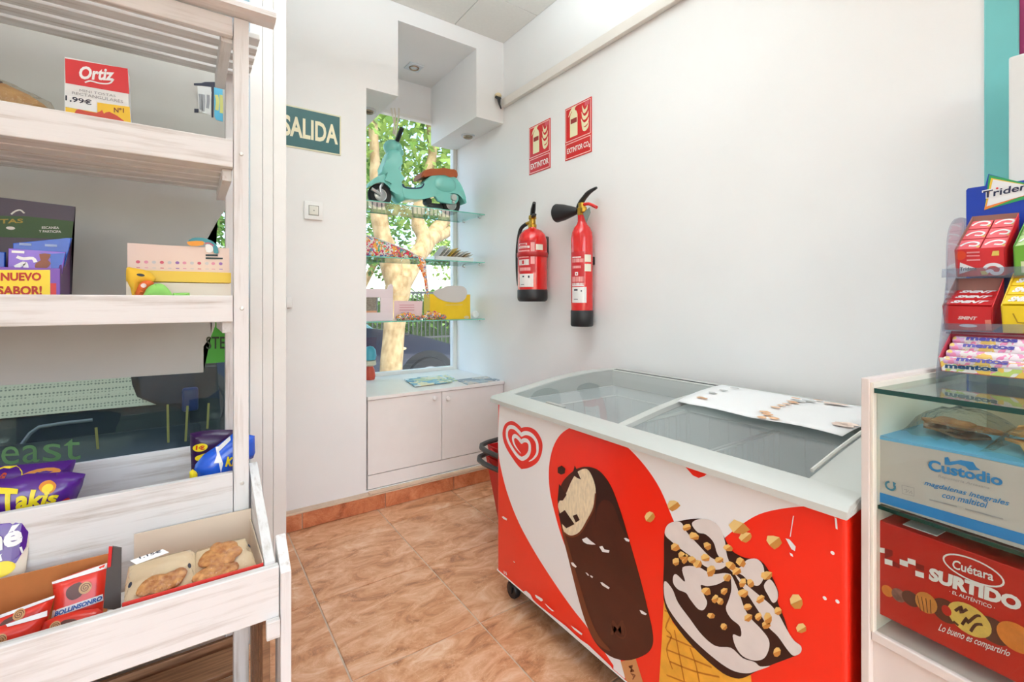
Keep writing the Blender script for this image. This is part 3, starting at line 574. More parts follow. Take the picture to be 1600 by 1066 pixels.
labels(t, c, .0532, [('label_field', MATS['label red'], .20, .36, 160, 240), ('label_strip', lab_w, .33, .336, 166, 222), ('label_strip', lab_r, .308, .326, 166, 236), ('label_strip', lab_r, .28, .292, 170, 220), ('label_strip', lab_w, .245, .262, 188, 206), ('label_strip', lab_r, .215, .24, 168, 236), ('label_strip', lab_w, .195, .21, 166, 236), ('inspection_label', lab_w, .115, .19, 166, 250), ('inspection_tag', MATS['cream tag'], .31, .345, 240, 280), ('inspection_tag', MATS['cream tag'], .265, .3, 240, 280)])
labels(t, c, .0536, [('label_line', ink, .172, .18, 182, 204), ('label_line', ink, .168, .175, 220, 226), ('label_line', ink, .13, .133, 180, 205), ('label_line', MATS['red line'], .25, .257, 194, 200)])
# cable trunking
b = B(); b.box(XR - .028, XR, .3, 2.43, 2.322, 2.372, .003); struct(b.build('trim_2', M('white trunking', (240, 234, 226), .45)))
t = thing('cable_stub', 'black cable stub with foam filler in the corner above the extinguisher signs', 'cable', (1.62, 2.42, 2.33))
p = PX(780, 156, Y=2.425); b = B(); b.ell(p + V((0, .012, .03)), (.022, .02, .018), 12, 8); b.build('foam', M('cream foam', (226, 208, 168), .9, bump=.5, scale=60), t, True)
b = B(); b.tube([p + V((-.02, .01, .018)), p + V((-.005, -.004, .006)), p + V((0, -.004, -.03)), p + V((.012, -.004, -.055))], [.008, .013, .006, .004], 8); b.tube([p + V((.014, .01, .016)), p + V((-.003, -.004, .004))], .008, 8); b.build('cable', black, t, True)
# nested shopping baskets by the freezer
t0 = None
bred = M('basket red', (196, 28, 30), .4); bgr = M('basket grey rim', (62, 60, 58), .5)
for k in range(2):
    z0 = .004 + k * .055; t = thing('shopping_basket', ('lower of two red shopping baskets nested behind the freezer end', 'upper of two red shopping baskets nested behind the freezer end')[k], 'basket', (1.28, 1.76, z0), 'nested shopping baskets')
    b = B(); x0, x1, y0, y1, ht = 1.19 + .012 * k, 1.54, 1.6, 1.93, .35; i = .05
    lo = [(x0 + i, y0 + i), (x1 - i, y0 + i), (x1 - i, y1 - i), (x0 + i, y1 - i)]; hi = [(x0, y0), (x1, y0), (x1, y1), (x0, y1)]
    for a in range(4):
        c_ = (a + 1) % 4; b.poly([(*lo[a], z0), (*lo[c_], z0), (*hi[c_], z0 + ht), (*hi[a], z0 + ht)])
    b.poly([(*p_, z0) for p_ in lo]); o = b.build('tub', bred, t); sm = o.modifiers.new('s', 'SOLIDIFY'); sm.thickness = .004; sm.offset = 1 if k else -1
    b = B(); rr = crv([(x0 - .035, y0 + .02, z0 + ht), (x0 - .01, y0 - .02, z0 + ht), (x1, y0 - .02, z0 + ht), (x1 + .02, y0, z0 + ht), (x1 + .02, y1, z0 + ht), (x0 - .03, y1 + .01, z0 + ht)], 6); b.tube(rr, .012, 8, True); b.build('rim', bgr, t, True)
    b = B(); b.tube(crv([(x0 - .01, y0 + .04, z0 + ht - .015), (x0 - .028, y0 + .12, z0 + ht - .02), (x0 - .028, y1 - .12, z0 + ht - .02), (x0 - .01, y1 - .04, z0 + ht - .015)], 5, False), .009, 8); b.build('handle', bred, t, True)
# ------------------------------------------------------------------ ice-cream freezer
fred = M('freezer red', (244, 38, 12), .3, coat=.3); fgrey = M('freezer grey plastic', (198, 200, 194), .4); liner = M('freezer liner', (244, 246, 246), .45)
FX0, FX1, FY0, FY1, FZ0, FZ1 = .955, 1.60, .335, 1.47, .10, .735
fz = thing('ice_cream_freezer', 'red and white chest freezer with sliding curved glass lids and ice cream pictures', 'freezer', ((FX0 + FX1) / 2, (FY0 + FY1) / 2, 0))
def rrect(x0, x1, y0, y1, r, n=5):
    out = []
    for cx, cy, a in ((x1 - r, y1 - r, 0), (x0 + r, y1 - r, 90), (x0 + r, y0 + r, 180), (x1 - r, y0 + r, 270)):
        for k in range(n + 1): t = math.radians(a + 90 * k / n); out.append((cx + r * math.cos(t), cy + r * math.sin(t)))
    return out
def ring(b, o, i, z0, z1, floor=None):
    n = len(o); Vt = lambda L, z: [b.bm.verts.new((x, y, z)) for x, y in L]
    o0, o1, i1 = Vt(o, z0), Vt(o, z1), Vt(i, z1); i0 = Vt(i, z0 if floor is None else floor)
    for k in range(n):
        j = (k + 1) % n
        for A, D in ((o0, o1), (o1, i1), (i1, i0)): b.bm.faces.new([A[k], A[j], D[j], D[k]])
        if floor is None: b.bm.faces.new([i0[k], i0[j], o0[j], o0[k]])
    if floor is not None: b.bm.faces.new(i0); b.bm.faces.new(o0[::-1])
b = B(); ring(b, rrect(FX0, FX1, FY0, FY1, .012), rrect(FX0 + .03, FX1 - .03, FY0 + .03, FY1 - .03, .012), FZ0, FZ1, FZ0 + .02); b.build('body', fred, fz, True)
b = B(); ring(b, rrect(FX0 + .032, FX1 - .032, FY0 + .032, FY1 - .032, .01), rrect(FX0 + .055, FX1 - .055, FY0 + .07, FY1 - .045, .03), .13, FZ1 + .001, .24); b.build('liner', liner, fz, True)
b = B(); b.box(FX0 - .001, FX1, FY0, FY1, FZ0 - .004, FZ0 + .001, .001); b.build('bottom_edge', plainw, fz)
b = B(); b.box(FX0 + .03, FX1 - .02, FY0 + .03, FY1 - .03, .062, FZ0 - .004); b.build('chassis', M('dark chassis', (40, 38, 36), .7), fz)
for x in (1.0, 1.55):
    for y in (.39, 1.425):
        b = B(); b.lathe([(.012, -.012), (.027, -.012), (.03, -.008), (.03, .008), (.027, .012), (.012, .012)], (x, y, .031), (1, 0, 0), 20); b.lathe([(0, 0), (.02, 0), (.02, .012), (0, .012)], (x, y, .05), n=14); b.box(x - .02, x - .014, y - .012, y + .012, .028, .06, .002); b.box(x + .014, x + .02, y - .012, y + .012, .028, .06, .002); b.build('caster', black, fz, True)
zc_pts = [(.93, .742), (.949, .752), (1.042, .766), (1.155, .784), (1.28, .800), (1.4, .807), (1.511, .808), (1.605, .803)]
def zlid(x):
    for (a, p), (c, q) in zip(zc_pts, zc_pts[1:]):
        if x <= c: return p + (q - p) * (x - a) / (c - a)
    return zc_pts[-1][1]
xs = lambda a, c, n=14: [a + (c - a) * k / n for k in range(n + 1)]
def arch(b, x0, x1, y0, y1, dz, zb, bev=.004):
    pts = [V((x, y0, zlid(x) + dz)) for x in xs(x0, x1)]
    pts += [V((x, y0, zb if zb > .2 else zlid(x) + dz - zb)) for x in xs(x1, x0)] if zb < .2 else [V((x1, y0, zb)), V((x0, y0, zb))]
    b.prism(pts, (0, y1 - y0, 0), bev, 2)
b = B(); arch(b, .935, 1.605, 1.432, 1.478, 0, .736); b.build('end_rail', fgrey, fz, True)
b = B(); arch(b, .935, 1.605, .325, .418, 0, .736, .008); b.build('end_cap', fgrey, fz, True)
b = B(); b.prism([(.928, .326, .732), (.928, .326, .746), (.938, .326, .755), (1.0, .326, .7615), (1.005, .326, .752), (1.0, .326, .736), (.955, .326, .736)], (0, 1.151, 0), .003); b.build('front_rail', fgrey, fz, True)
b = B(); b.box(1.532, 1.605, .418, 1.432, .736, .806, .006); b.build('back_rail', fgrey, fz, True)
b = B(); b.box(1.545, 1.549, .92, 1.43, .8055, .8072); b.box(1.556, 1.559, .43, 1.43, .8055, .8072); b.build('track_groove', M('dark groove', (70, 72, 72), .6), fz)
b = B(); arch(b, 1.0, 1.54, .885, .912, .002, .016, .003); b.build('lid_frame', fgrey, fz, True)
lidg = glass('lid glass', (232, 238, 236), 1.45, 0, .16)  # pale haze mixed into the glass lightens the interior seen through it
for y0, y1, dz in ((.905, 1.432, -.004), (.418, .895, -.012)):
    b = B()
    q = xs(1.0, 1.535, 20)
    for xa, xb in zip(q, q[1:]): b.poly([(xa, y0, zlid(xa) + dz), (xb, y0, zlid(xb) + dz), (xb, y1, zlid(xb) + dz), (xa, y1, zlid(xa) + dz)])
    lid = b.build('glass_lid', lidg, fz, True)
    if dz < -.01:
        b = B(); b.tube([(x, .424, zlid(x) + .004) for x in xs(1.03, 1.53)], .004, 6); b.build('lid_edge_rail', M('pale edge', (222, 222, 214), .4), lid, True)
    b = B(); p0 = (1.012, .69 if dz < -.01 else 1.2); b.box(1.006, 1.022, p0[1] - .045, p0[1] + .045, zlid(1.012) + dz - .001, zlid(1.012) + dz + .006, .002); b.build('lid_handle', M('lid handle grey', (168, 168, 162), .5), lid, True)
# pictures on the front
S = Surf((FX0, 0, 0), (-1, 0, 0)); CZ = FZ0 + .003; pw = M('print white', (240, 240, 240), .35); za = lambda p: zm(p, 750, 630, 2.445)
lidline = lambda x: 630.5 + (x - 776) * .3114
b = B()
L1 = za([(75, 2), (72, 60), (70, 180), (85, 270), (110, 360), (150, 460), (210, 570), (280, 680), (350, 780), (420, 870), (510, 1002)])
R1 = [(893, 667), (876, 679), (864, 700), (858, 730), (859, 765), (867, 802), (880, 845), (905, 905), (935, 975), (962, 1024), (968.5, 1028.5), (976, 1056), (976, 1060)]
b.pic(S, crv(L1, 4, False) + [(958.6, 1046), (976, 1061)] + crv(R1, 4, False)[::-1], .0004, clipz=CZ)
b.pic(S, [(1314, 794), (1314, 800)][:1] + crv([(962, 688), (979, 697.5), (1007.7, 728), (1032, 765), (1052.7, 814), (1075, 862)], 4, False)[::1] + crv([(1100, 868), (1132, 841), (1155, 822.5), (1185.7, 804), (1222, 795), (1265, 791), (1312, 792.6)], 4, False), .0004, clipz=CZ)
b.build('white_panel_print', pw, fz)
b = B(); b.pic(S, [(1062, 719), (1112, 734), (1101, 744), (1092, 747), (1083, 743)], .0008, 0); b.build('heart_tip_print', fred, fz)
zh = lambda p: zm(p, 740, 660, 10.66)
b = B(); b.pic(S, zh(crv([(800, 95), (860, 78), (940, 85), (1030, 130), (1100, 220), (1145, 330), (1150, 430), (1130, 540), (1080, 650), (1000, 720), (900, 765), (800, 780)], 4, False)[:-1] + crv([(800, 780), (740, 720), (660, 610), (570, 470), (510, 340), (485, 210), (495, 110), (530, 30), (590, -12), (650, -20), (710, 10), (760, 50), (800, 95)], 4, False)[:-1]), .0008); hl = b.build('heart_logo', M('logo red', (232, 40, 26), .35), fz)
sp = crv([(925, 652), (1000, 605), (1060, 520), (1068, 420), (1055, 330), (1000, 240), (930, 190), (860, 180), (803, 205)], 4, False) + crv([(797, 205), (740, 140), (680, 90), (610, 78), (565, 130), (560, 230), (590, 330), (650, 440), (720, 540), (780, 595), (825, 605), (890, 565), (930, 500), (940, 420), (930, 350), (890, 305), (840, 300), (802, 325)], 4, False) + crv([(798, 325), (750, 265), (700, 228), (665, 250), (665, 310), (690, 380), (735, 450), (795, 520)], 4, False)
n_ = len(sp); b = B(); b.stroke(S, zh(sp), [(.014 * min(1, .15 + i / 14, .1 + (n_ - 1 - i) / 16)) for i in range(n_)], .0012); b.build('heart_spiral', pw, hl)
# chocolate bar
choc = M('chocolate print', (72, 28, 16), .35, var=.15, scale=14); choc2 = M('chocolate dark print', (48, 18, 12), .35); choc3 = M('chocolate light print', (112, 54, 28), .35); van = M('vanilla print', (232, 216, 182), .4, var=.12, scale=50, stretch=(1, 3, 1))
b = B(); b.pic(S, za([(378, 248), (420, 244), (460, 262), (500, 315), (535, 405), (570, 520), (610, 660), (640, 780), (662, 890), (650, 945), (600, 975), (545, 982), (490, 962), (440, 912), (402, 830), (370, 720), (340, 600), (320, 520), (305, 440), (298, 370), (312, 310), (342, 272)]), .0009, 5, clipz=CZ); bar = b.build('chocolate_bar_print', choc, fz)
b = B(); b.pic(S, za([(308, 450), (325, 500), (350, 585), (385, 705), (420, 815), (455, 890), (500, 945), (470, 935), (435, 900), (402, 830), (370, 720), (342, 602), (322, 522)]), .0013, 3, clipz=CZ); b.build('bar_light_edge', choc3, bar)
b = B(); b.pic(S, za([(415, 248), (455, 262), (500, 318), (535, 408), (560, 500), (540, 470), (510, 390), (475, 370), (450, 400), (440, 470), (445, 340), (432, 285)]), .0013, 3); b.build('bar_dark_face', choc2, bar)
b = B(); b.pic(S, za([(375, 262), (410, 252), (434, 290), (444, 340), (437, 400), (416, 448), (386, 492), (350, 508), (322, 490), (310, 430), (300, 385), (330, 345), (350, 300)]), .0017, 4); van_o = b.build('vanilla_bite', van, bar)
for q in ([(355, 272), (364, 238), (388, 292), (372, 285)], [(298, 372), (304, 308), (333, 350), (318, 372)], [(302, 425), (326, 408), (363, 462), (332, 478), (312, 458)], [(356, 430), (372, 424), (383, 446), (368, 456)], [(299, 246), (314, 238), (328, 250), (326, 268), (312, 273), (299, 266)]):
    b = B(); b.pic(S, za(q), .0021); b.build('chocolate_chip', choc2, bar)
b = B(); b.stroke(S, za([(444, 345), (436, 402), (412, 450), (384, 495), (350, 510), (322, 494)]), .006, .0021, 4); b.build('bite_rim', choc3, bar)
b = B(); p = za([(530, 855)])[0]; a0, b0 = S.px(*p); b.stroke(S, [(a0 + .026 * math.cos(t_), b0 + .026 * math.sin(t_)) for t_ in [math.radians(x) for x in range(200, 420, 10)]], .004, .0013, px=False); b.txt('M', S, za([(500, 885), (552, 885), (548, 830), (505, 830)]), .0013, .02); b.build('stamp', M('chocolate stamp', (92, 44, 26), .35), bar)
b = B(); b.pic(S, za([(538, 988), (595, 974), (612, 1030), (640, 1120), (580, 1120), (560, 1066)]), .0007, clipz=CZ); st = b.build('stick_print', M('stick print', (206, 146, 92), .4), bar)
b = B(); b.txt('MA', S, zm([(1125, 935), (1160, 1050), (1190, 1040), (1158, 925)], 765, 860, 5.174), .0011, .02); b.build('lettering', M('stick ink', (130, 70, 40), .5), bar)
# cone
zk = lambda p: zm(p, 990, 740, 3.271)
b = B(); b.pic(S, zk([(156, 640), (145, 850), (120, 1250), (330, 1400), (640, 1400), (600, 1030), (520, 1045), (430, 1000), (300, 880), (200, 760)]), .0007, clipz=CZ); cone = b.build('cone_print', M('wafer print', (236, 172, 56), .4, var=.1, scale=30), fz)
b = B()
for q in ([(160, 700), (190, 720), (165, 790), (195, 830), (170, 900), (200, 1000)], [(170, 830), (240, 860), (310, 890)], [(170, 900), (300, 950), (400, 990)], [(185, 960), (310, 1010), (440, 1040)], [(170, 1030), (300, 1080)], [(210, 800), (230, 900), (260, 1060)], [(290, 890), (320, 980), (340, 1080)]): b.stroke(S, zk(q), .0035, .0011, 3)
b.build('wafer_lines', M('wafer line', (196, 120, 34), .4), cone)
b = B(); b.pic(S, zk([(158, 320), (175, 262), (230, 244), (330, 230), (420, 252), (470, 335), (505, 395), (570, 430), (650, 445), (700, 510), (742, 605), (738, 655), (772, 740), (802, 830), (857, 885), (850, 920), (800, 942), (720, 972), (640, 1005), (560, 1045), (500, 1040), (430, 1000), (300, 880), (200, 752), (155, 640), (157, 450)]), .0013, 3, clipz=CZ); top = b.build('chocolate_topping_print', choc2, fz)
cream = M('ice cream print', (226, 219, 214), .4, var=.04, scale=22)
b = B()
for q in ([(163, 312), (170, 270), (200, 248), (245, 250), (275, 300), (330, 360), (400, 430), (475, 462), (440, 490), (380, 480), (320, 440), (250, 390), (200, 350)],
          [(300, 255), (340, 232), (400, 240), (445, 280), (470, 350), (480, 420), (512, 505), (460, 450), (430, 410), (410, 350), (370, 310), (330, 300)],
          [(205, 525), (222, 515), (265, 552), (252, 480), (330, 476), (400, 512), (470, 508), (500, 522), (440, 562), (380, 575), (345, 570), (362, 620), (378, 660), (360, 696), (330, 690), (290, 640), (270, 610), (230, 592), (205, 560)],
          [(500, 520), (522, 560), (545, 620), (570, 690), (602, 740), (650, 790), (690, 842), (695, 890), (670, 942), (620, 955), (560, 932), (522, 880), (510, 822), (550, 832), (545, 780), (500, 740), (474, 690), (490, 640), (502, 590)],
          [(490, 450), (540, 482), (580, 442), (630, 435), (664, 470), (668, 530), (640, 572), (600, 560), (560, 520), (520, 500)],
          [(520, 515), (570, 560), (630, 610), (700, 668), (745, 722), (782, 790), (820, 850), (858, 882), (855, 915), (820, 930), (790, 902), (740, 832), (690, 782), (640, 702), (600, 640)],
          [(668, 572), (700, 540), (735, 592), (738, 640), (715, 660), (690, 622)],
          [(160, 550), (200, 590), (230, 660), (290, 742), (350, 822), (420, 880), (500, 890), (560, 942), (620, 962), (650, 985), (700, 982), (640, 1005), (580, 1020), (500, 1002), (400, 932), (290, 830), (200, 720), (162, 640)]): b.pic(S, zk(q), .0017, 4, clipz=CZ)
b.build('cream_swirl', cream, top)
rn = random.Random(3)
def nut_shape(x, y, r):
    k = rn.randint(6, 8); a0 = rn.random() * 6; ro = rn.random() * 3.14; el = rn.uniform(1.1, 1.6); out = []
    for i in range(k):
        a = a0 + 6.283 * i / k; q = r * rn.uniform(.8, 1.12); u, v = q * el * math.cos(a) / 1.15, q * math.sin(a) / 1.1
        out.append((x + u * math.cos(ro) - v * math.sin(ro), y + u * math.sin(ro) + v * math.cos(ro)))
    return out
def nuts(bl, bd, pts, r, l):
    for x, y in pts:
        q = nut_shape(x, y, r * rn.uniform(.85, 1.2)); bl.pic(S, zk(q), l); q = sorted(q, key=lambda p: -p[0] * .6 - p[1])[:len(q) // 2 + 1]
        cx_, cy_ = sum(p[0] for p in q) / len(q), sum(p[1] for p in q) / len(q); q.sort(key=lambda p: math.atan2(p[1] - cy_, p[0] - cx_))
        if len(q) > 2: bd.pic(S, zk(q), l + .0004)
NP = [(275, 275), (312, 320), (380, 370), (215, 375), (220, 450), (265, 435), (330, 460), (370, 430), (440, 440), (400, 495), (485, 380), (550, 450), (500, 470), (480, 530), (530, 500), (600, 560), (685, 520), (375, 600), (420, 640), (465, 600), (445, 650), (400, 725), (465, 780), (560, 610), (585, 680), (650, 640), (640, 730), (680, 770), (735, 910), (740, 700), (590, 735), (300, 440), (250, 420), (690, 740), (560, 560)]
b, b2 = B(), B(); nuts(b, b2, NP, 21, .0021); b.build('nut_topping', M('nut print', (240, 198, 116), .4, var=.08, scale=60), top)['kind'] = 'stuff'; b2.build('nut_shading', M('nut brown print', (206, 138, 62), .4), top)['kind'] = 'stuff'
fl = [(205, 162, 30), (85, 220, 32), (540, 275, 34), (575, 325, 30), (718, 348, 38), (835, 655, 36), (858, 790, 34)]
for x, y, r in fl:
    b, b2 = B(), B(); nuts(b, b2, [(x, y)], r, .0012); n_ = b.build('flying_nut_print', M('nut light print', (238, 206, 134), .4), fz); b2.build('nut_core', M('nut core print', (206, 144, 66), .4), n_)
# scuffs in the print
b = B()
for q in ([(392, 520), (410, 512), (425, 525), (445, 540), (428, 540), (412, 538), (398, 530)], [(458, 548), (470, 545), (478, 558), (497, 562), (495, 571), (470, 568)], [(552, 515), (560, 514), (574, 522), (572, 529), (560, 526)], [(349, 608), (358, 608), (372, 624), (368, 628), (355, 620)], [(462, 684), (470, 684), (498, 704), (494, 710), (470, 696)], [(405, 646), (412, 648), (420, 658), (414, 658)], [(424, 656), (434, 662), (432, 668), (424, 662)], [(612, 790), (622, 792), (640, 804), (636, 809), (620, 804)], [(85, 434), (92, 432), (106, 442), (104, 448), (92, 442)]): b.pic(S, za(q), .0026)
zt = lambda p: zm(p, 765, 860, 5.174)
for q in ([(372, 358), (385, 362), (430, 390), (438, 405), (420, 412), (400, 395), (380, 380)], [(450, 428), (470, 442), (500, 470), (528, 492), (510, 490), (480, 465)], [(660, 605), (700, 630), (755, 672), (750, 684), (730, 672), (690, 640)], [(278, 330), (300, 326), (335, 355), (355, 395), (400, 440), (540, 548), (620, 610), (740, 720), (800, 760), (985, 935), (1010, 975), (960, 930), (720, 720), (540, 575), (360, 425)], [(195, 85), (205, 90), (212, 100), (202, 98)], [(118, 165), (124, 165), (128, 190), (122, 188)], [(132, 172), (138, 172), (146, 200), (138, 198)]): b.pic(S, zt(q), .0026, clipz=CZ)
for q in ([(780, 330), (800, 335), (832, 372), (828, 395), (810, 385)], [(800, 402), (815, 410), (820, 425), (806, 418)], [(1030, 222), (1042, 230), (1046, 285), (1036, 280)], [(818, 215), (823, 215), (806, 322), (801, 322)]): b.pic(S, zk(q), .0026)
for x, y in ((1020, 404), (980, 635), (1045, 652)): b.disc(S, zk([(x, y)])[0], .0035, None, .0026, 8)
b.build('scuff_marks', pw, fz)['kind'] = 'stuff'
# paper sheet on the lid
t = thing('paper_sheet', 'white printed paper sheet lying on the near glass lid of the freezer', 'paper', (1.38, .67, .79))
b = B(); nx, ny = 12, 10; G = []
for i in range(nx + 1):
    row = []
    for j in range(ny + 1):
        f, h_ = i / nx, j / ny; y0, y1 = .446 - .004 * f, .888 + .055 * f; x = 1.238 + .338 * f + .004 * math.sin(h_ * 9); y = y0 + (y1 - y0) * h_ - .02 * f * (1 - h_)
        row.append(b.bm.verts.new((x, y, zlid(x) + .003 + .003 * abs(math.sin(h_ * 7 + f * 3)) * (1 - f))))
    G.append(row)
for i in range(nx):
    for j in range(ny): b.bm.faces.new([G[i][j], G[i + 1][j], G[i + 1][j + 1], G[i][j + 1]])
o = b.build('sheet', M('paper', (250, 250, 250), .6), t, True); sm = o.modifiers.new('s', 'SOLIDIFY'); sm.thickness = .0008
zp = lambda p: zm(p, 1040, 590, 5)
cols = [M('tan ink', (226, 178, 138), .6), M('grey ink', (186, 186, 184), .6), M('peach ink', (238, 214, 200), .6)]
for k, (pts, r) in enumerate((([(270, 172), (295, 178), (755, 312), (800, 300), (780, 285), (860, 258), (905, 248), (950, 240), (985, 220), (1010, 195), (1000, 230), (1190, 208), (840, 320)], .011), ([(370, 148), (545, 115), (1115, 215), (450, 130), (1030, 215)], .013), ([(1300, 238), (1340, 240), (1380, 390), (1430, 388)], .02))):
    b = B()
    for x, y in pts:
        p = PX(*zp([(x, y)])[0], Z=.803); q = []
        for i in range(8):
            v = V((p.x + r * rn.uniform(.5, 1) * math.cos(i * .785), p.y + 1.5 * r * rn.uniform(.6, 1.1) * math.sin(i * .785), 0)); v.z = zlid(v.x) + .0085; q.append(v)
        b.poly(q)
    b.build('picture_print', cols[k], t)['kind'] = 'stuff'
# wire baskets and packets inside
for k, (y0, y1) in enumerate(((.42, .72), (.735, 1.035), (1.05, 1.395))):
    t = thing('wire_basket', ('white wire basket at the near end inside the freezer', 'white wire basket in the middle of the freezer', 'white wire basket at the far end inside the freezer')[k], 'basket', (1.27, (y0 + y1) / 2, .245), 'freezer baskets')
    x0, x1, z0, z1 = 1.03, 1.52, .30, .70
    b = B(); b.tube([(x0, y0, z1), (x1, y0, z1), (x1, y1, z1), (x0, y1, z1)], .0035, 6, True); b.tube([(x0, y0, z0 + .2), (x1, y0, z0 + .2), (x1, y1, z0 + .2), (x0, y1, z0 + .2)], .002, 5, True); b.build('rim', plainw, t, True)
    b = B()
    for i in range(9): x = x0 + (x1 - x0) * i / 8; b.tube([(x, y0, z1), (x, y0, z0 - .05), (x, y1, z0 - .05), (x, y1, z1)], .0016, 5)
    for i in range(5): y = y0 + (y1 - y0) * i / 4; b.tube([(x0, y, z1), (x0, y, z0 - .05), (x1, y, z0 - .05), (x1, y, z1)], .0016, 5)
    b.build('wires', plainw, t, True)
pk = [('pink ice cream packet lying in the far freezer basket', (226, 130, 150), 1.1, 1.12, .2), ('pale blue ice cream packet lying in the far freezer basket', (160, 196, 216), 1.2, 1.2, -.4), ('cream ice cream packet lying in the far freezer basket', (232, 220, 190), 1.1, 1.28, .6), ('grey lilac ice cream packet lying in the middle freezer basket', (190, 184, 204), 1.12, .82, .3)]
for lab, c, x, y, r in pk:
    b = B(); R = Matrix.Rotation(r, 3, 'Z'); b.ell((x, y, .275), (.055, .032, .022), 14, 8, R, .6); b.obox((x, y, .275), R @ V((1, 0, 0)), R @ V((0, 1, 0)), (0, 0, 1), -.075, .075, -.028, .028, -.002, .002); tag(b.build('ice_cream_packet', M(lab[:12], c, .35), None, True), lab, 'ice cream', 'packets in the freezer')
# ------------------------------------------------------------------ display counter on the right
C0 = V((.958, .3175, 0)); an = math.radians(6.1); cu = V((-math.sin(an), -math.cos(an), 0)); cw = V((math.cos(an), -math.sin(an), 0)); cz = V((0, 0, 1))
def cbox(b, a0, a1, d0, d1, z0, z1, bev=0): return b.obox(C0, cu, cw, cz, a0, a1, d0, d1, z0, z1, bev)
cwhite = M('counter laminate', (232, 222, 216), .4); ccream = M('counter cream edge', (240, 234, 220), .4); cgl = glass('counter glass', (247, 250, 248), 1.3)
ct = thing('display_counter', 'white glass fronted display counter beside the freezer', 'counter', C0 + cu * .45 + cw * .25)
b = B(); cbox(b, 0, .0135, 0, .52, 0, .9765, .002); b.build('side_panel', cwhite, ct)
b = B(); cbox(b, .0135, .0185, .001, .52, .545, .970, .001); b.build('inner_trim', ccream, ct)
b = B(); cbox(b, .95, .968, 0, .52, 0, .972, .002); b.build('side_panel', cwhite, ct)
b = B(); cbox(b, .0136, .95, .012, .03, 0, .527); cbox(b, .0136, .95, .02, .5, .05, .07); b.build('lower_front', cwhite, ct)
b = B(); cbox(b, .0136, .95, .004, .5, .5285, .545, .002); b.build('sill', cwhite, ct)
b = B(); cbox(b, .0136, .95, .5, .515, 0, .95); b.build('back_panel', M('counter back', (214, 196, 168), .5), ct)
b = B(); cbox(b, .0195, .948, .01, .014, .546, .951); b.build('front_glass', cgl, ct)
topg = B(); cbox(topg, .0195, .948, .004, .5, .953, .961); topg.build('glass_top', glass('top glass', (236, 246, 240), 1.45), ct)
b = B(); cbox(b, .0195, .948, .0015, .004, .953, .961); b.build('top_glass_edge', M('dark green glass edge', (16, 66, 58), .1), ct)
SCT = lambda d: Surf(C0 + cw * d, -cw)
aa = lambda S, x, y: (S.ab(S.ray(x, y))[0] - S.ab(C0)[0], S.ray(x, y).z)
S1 = SCT(.024)
a_, zt = aa(S1, 1373, 681.5); _, zb = aa(S1, 1373, 784)
b = B(); cbox(b, .0195, .948, .016, .48, zb - .009, zb - .003); b.build('glass_shelf', glass('inner shelf glass', (236, 246, 242), 1.45), ct)
b = B(); cbox(b, .0195, .948, .0145, .016, zb - .009, zb - .003); b.build('shelf_edge', M('dark green glass edge', (16, 66, 58), .1), ct)
z7c = lambda p: zm(p, 1340, 560, 3.95)
blue = M('box blue', (40, 140, 214), .4); skyb = M('box sky blue', (112, 190, 236), .4); bgrey = M('box pale grey', (206, 202, 198), .4)
bx = thing('cake_box', 'pale grey and blue cake carton behind the counter glass', 'box', C0 + cu * (a_ + .16) + cw * .12 + cz * zb)
b = B(); cbox(b, a_, a_ + .34, .024, .24, zb - .0025, zt, .0015); b.build('carton', bgrey, bx)
b = B(); cbox(b, a_ - .0004, a_ + .34, .0245, .2405, zt, zt + .0012); b.build('lid_print', skyb, bx)
b = B(); b.pic(S1, z7c([(130, 482), (1250, 690), (1250, 708), (130, 498)]), .0006); b.build('sky_band', skyb, bx)
b = B(); b.pic(S1, z7c([(130, 825), (1250, 1148), (1250, 1222), (130, 884)]), .0006); b.build('blue_band', blue, bx)
b = B(); b.txt('Custodio', S1, z7c([(438, 690), (897, 790), (897, 722), (438, 622)]), .0012, .035); b.txt('magdalenas integrales', S1, z7c([(412, 788), (936, 922), (940, 878), (415, 752)]), .0012, .012, .3); b.txt('con maltitol', S1, z7c([(522, 858), (806, 928), (808, 886), (525, 824)]), .0012, .012, .3)
b.build('lettering', M('carton blue ink', (48, 140, 206), .5), bx)
b = B(); b.pic(S1, z7c([(538, 612), (560, 608), (572, 638), (640, 628), (715, 640), (735, 672), (762, 690), (690, 690), (668, 668), (620, 652), (570, 660), (540, 655)]), .0012); b.build('ribbon_emblem', M('carton blue ink', (48, 140, 206), .5), bx)
b = B(); b.txt('Repostería Artesana', S1, z7c([(498, 738), (816, 812), (816, 792), (498, 716)]), .0012, .01, .2)
for q in ([(445, 872), (615, 915)], [(665, 928), (900, 992)]): b.stroke(S1, z7c(q), .002, .0012)
b.build('small_lettering', M('grey carton ink', (172, 170, 172), .5), bx)
b = B(); a0, b0 = S1.px(*z7c([(204, 787)])[0]); b.stroke(S1, [(a0 + .0065 * math.cos(t_), b0 + .0065 * math.sin(t_)) for t_ in [math.radians(x) for x in range(100, 390, 15)]], .003, .0012, px=False); b.pic(S1, z7c([(218, 760), (240, 772), (222, 795)]), .0012); b.build('recycling_mark', M('carton teal ink', (70, 140, 170), .5), bx)
b = B(); q = z7c([(275, 782), (350, 800), (350, 850), (278, 834)]); b.stroke(S1, q, .001, .0012, closed=True); b.stroke(S1, z7c([(290, 810), (305, 808), (300, 828), (318, 815), (318, 832), (335, 820), (338, 838)]), .0016, .0012); b.build('carton_mark', M('grey carton ink', (172, 170, 172), .5), bx)
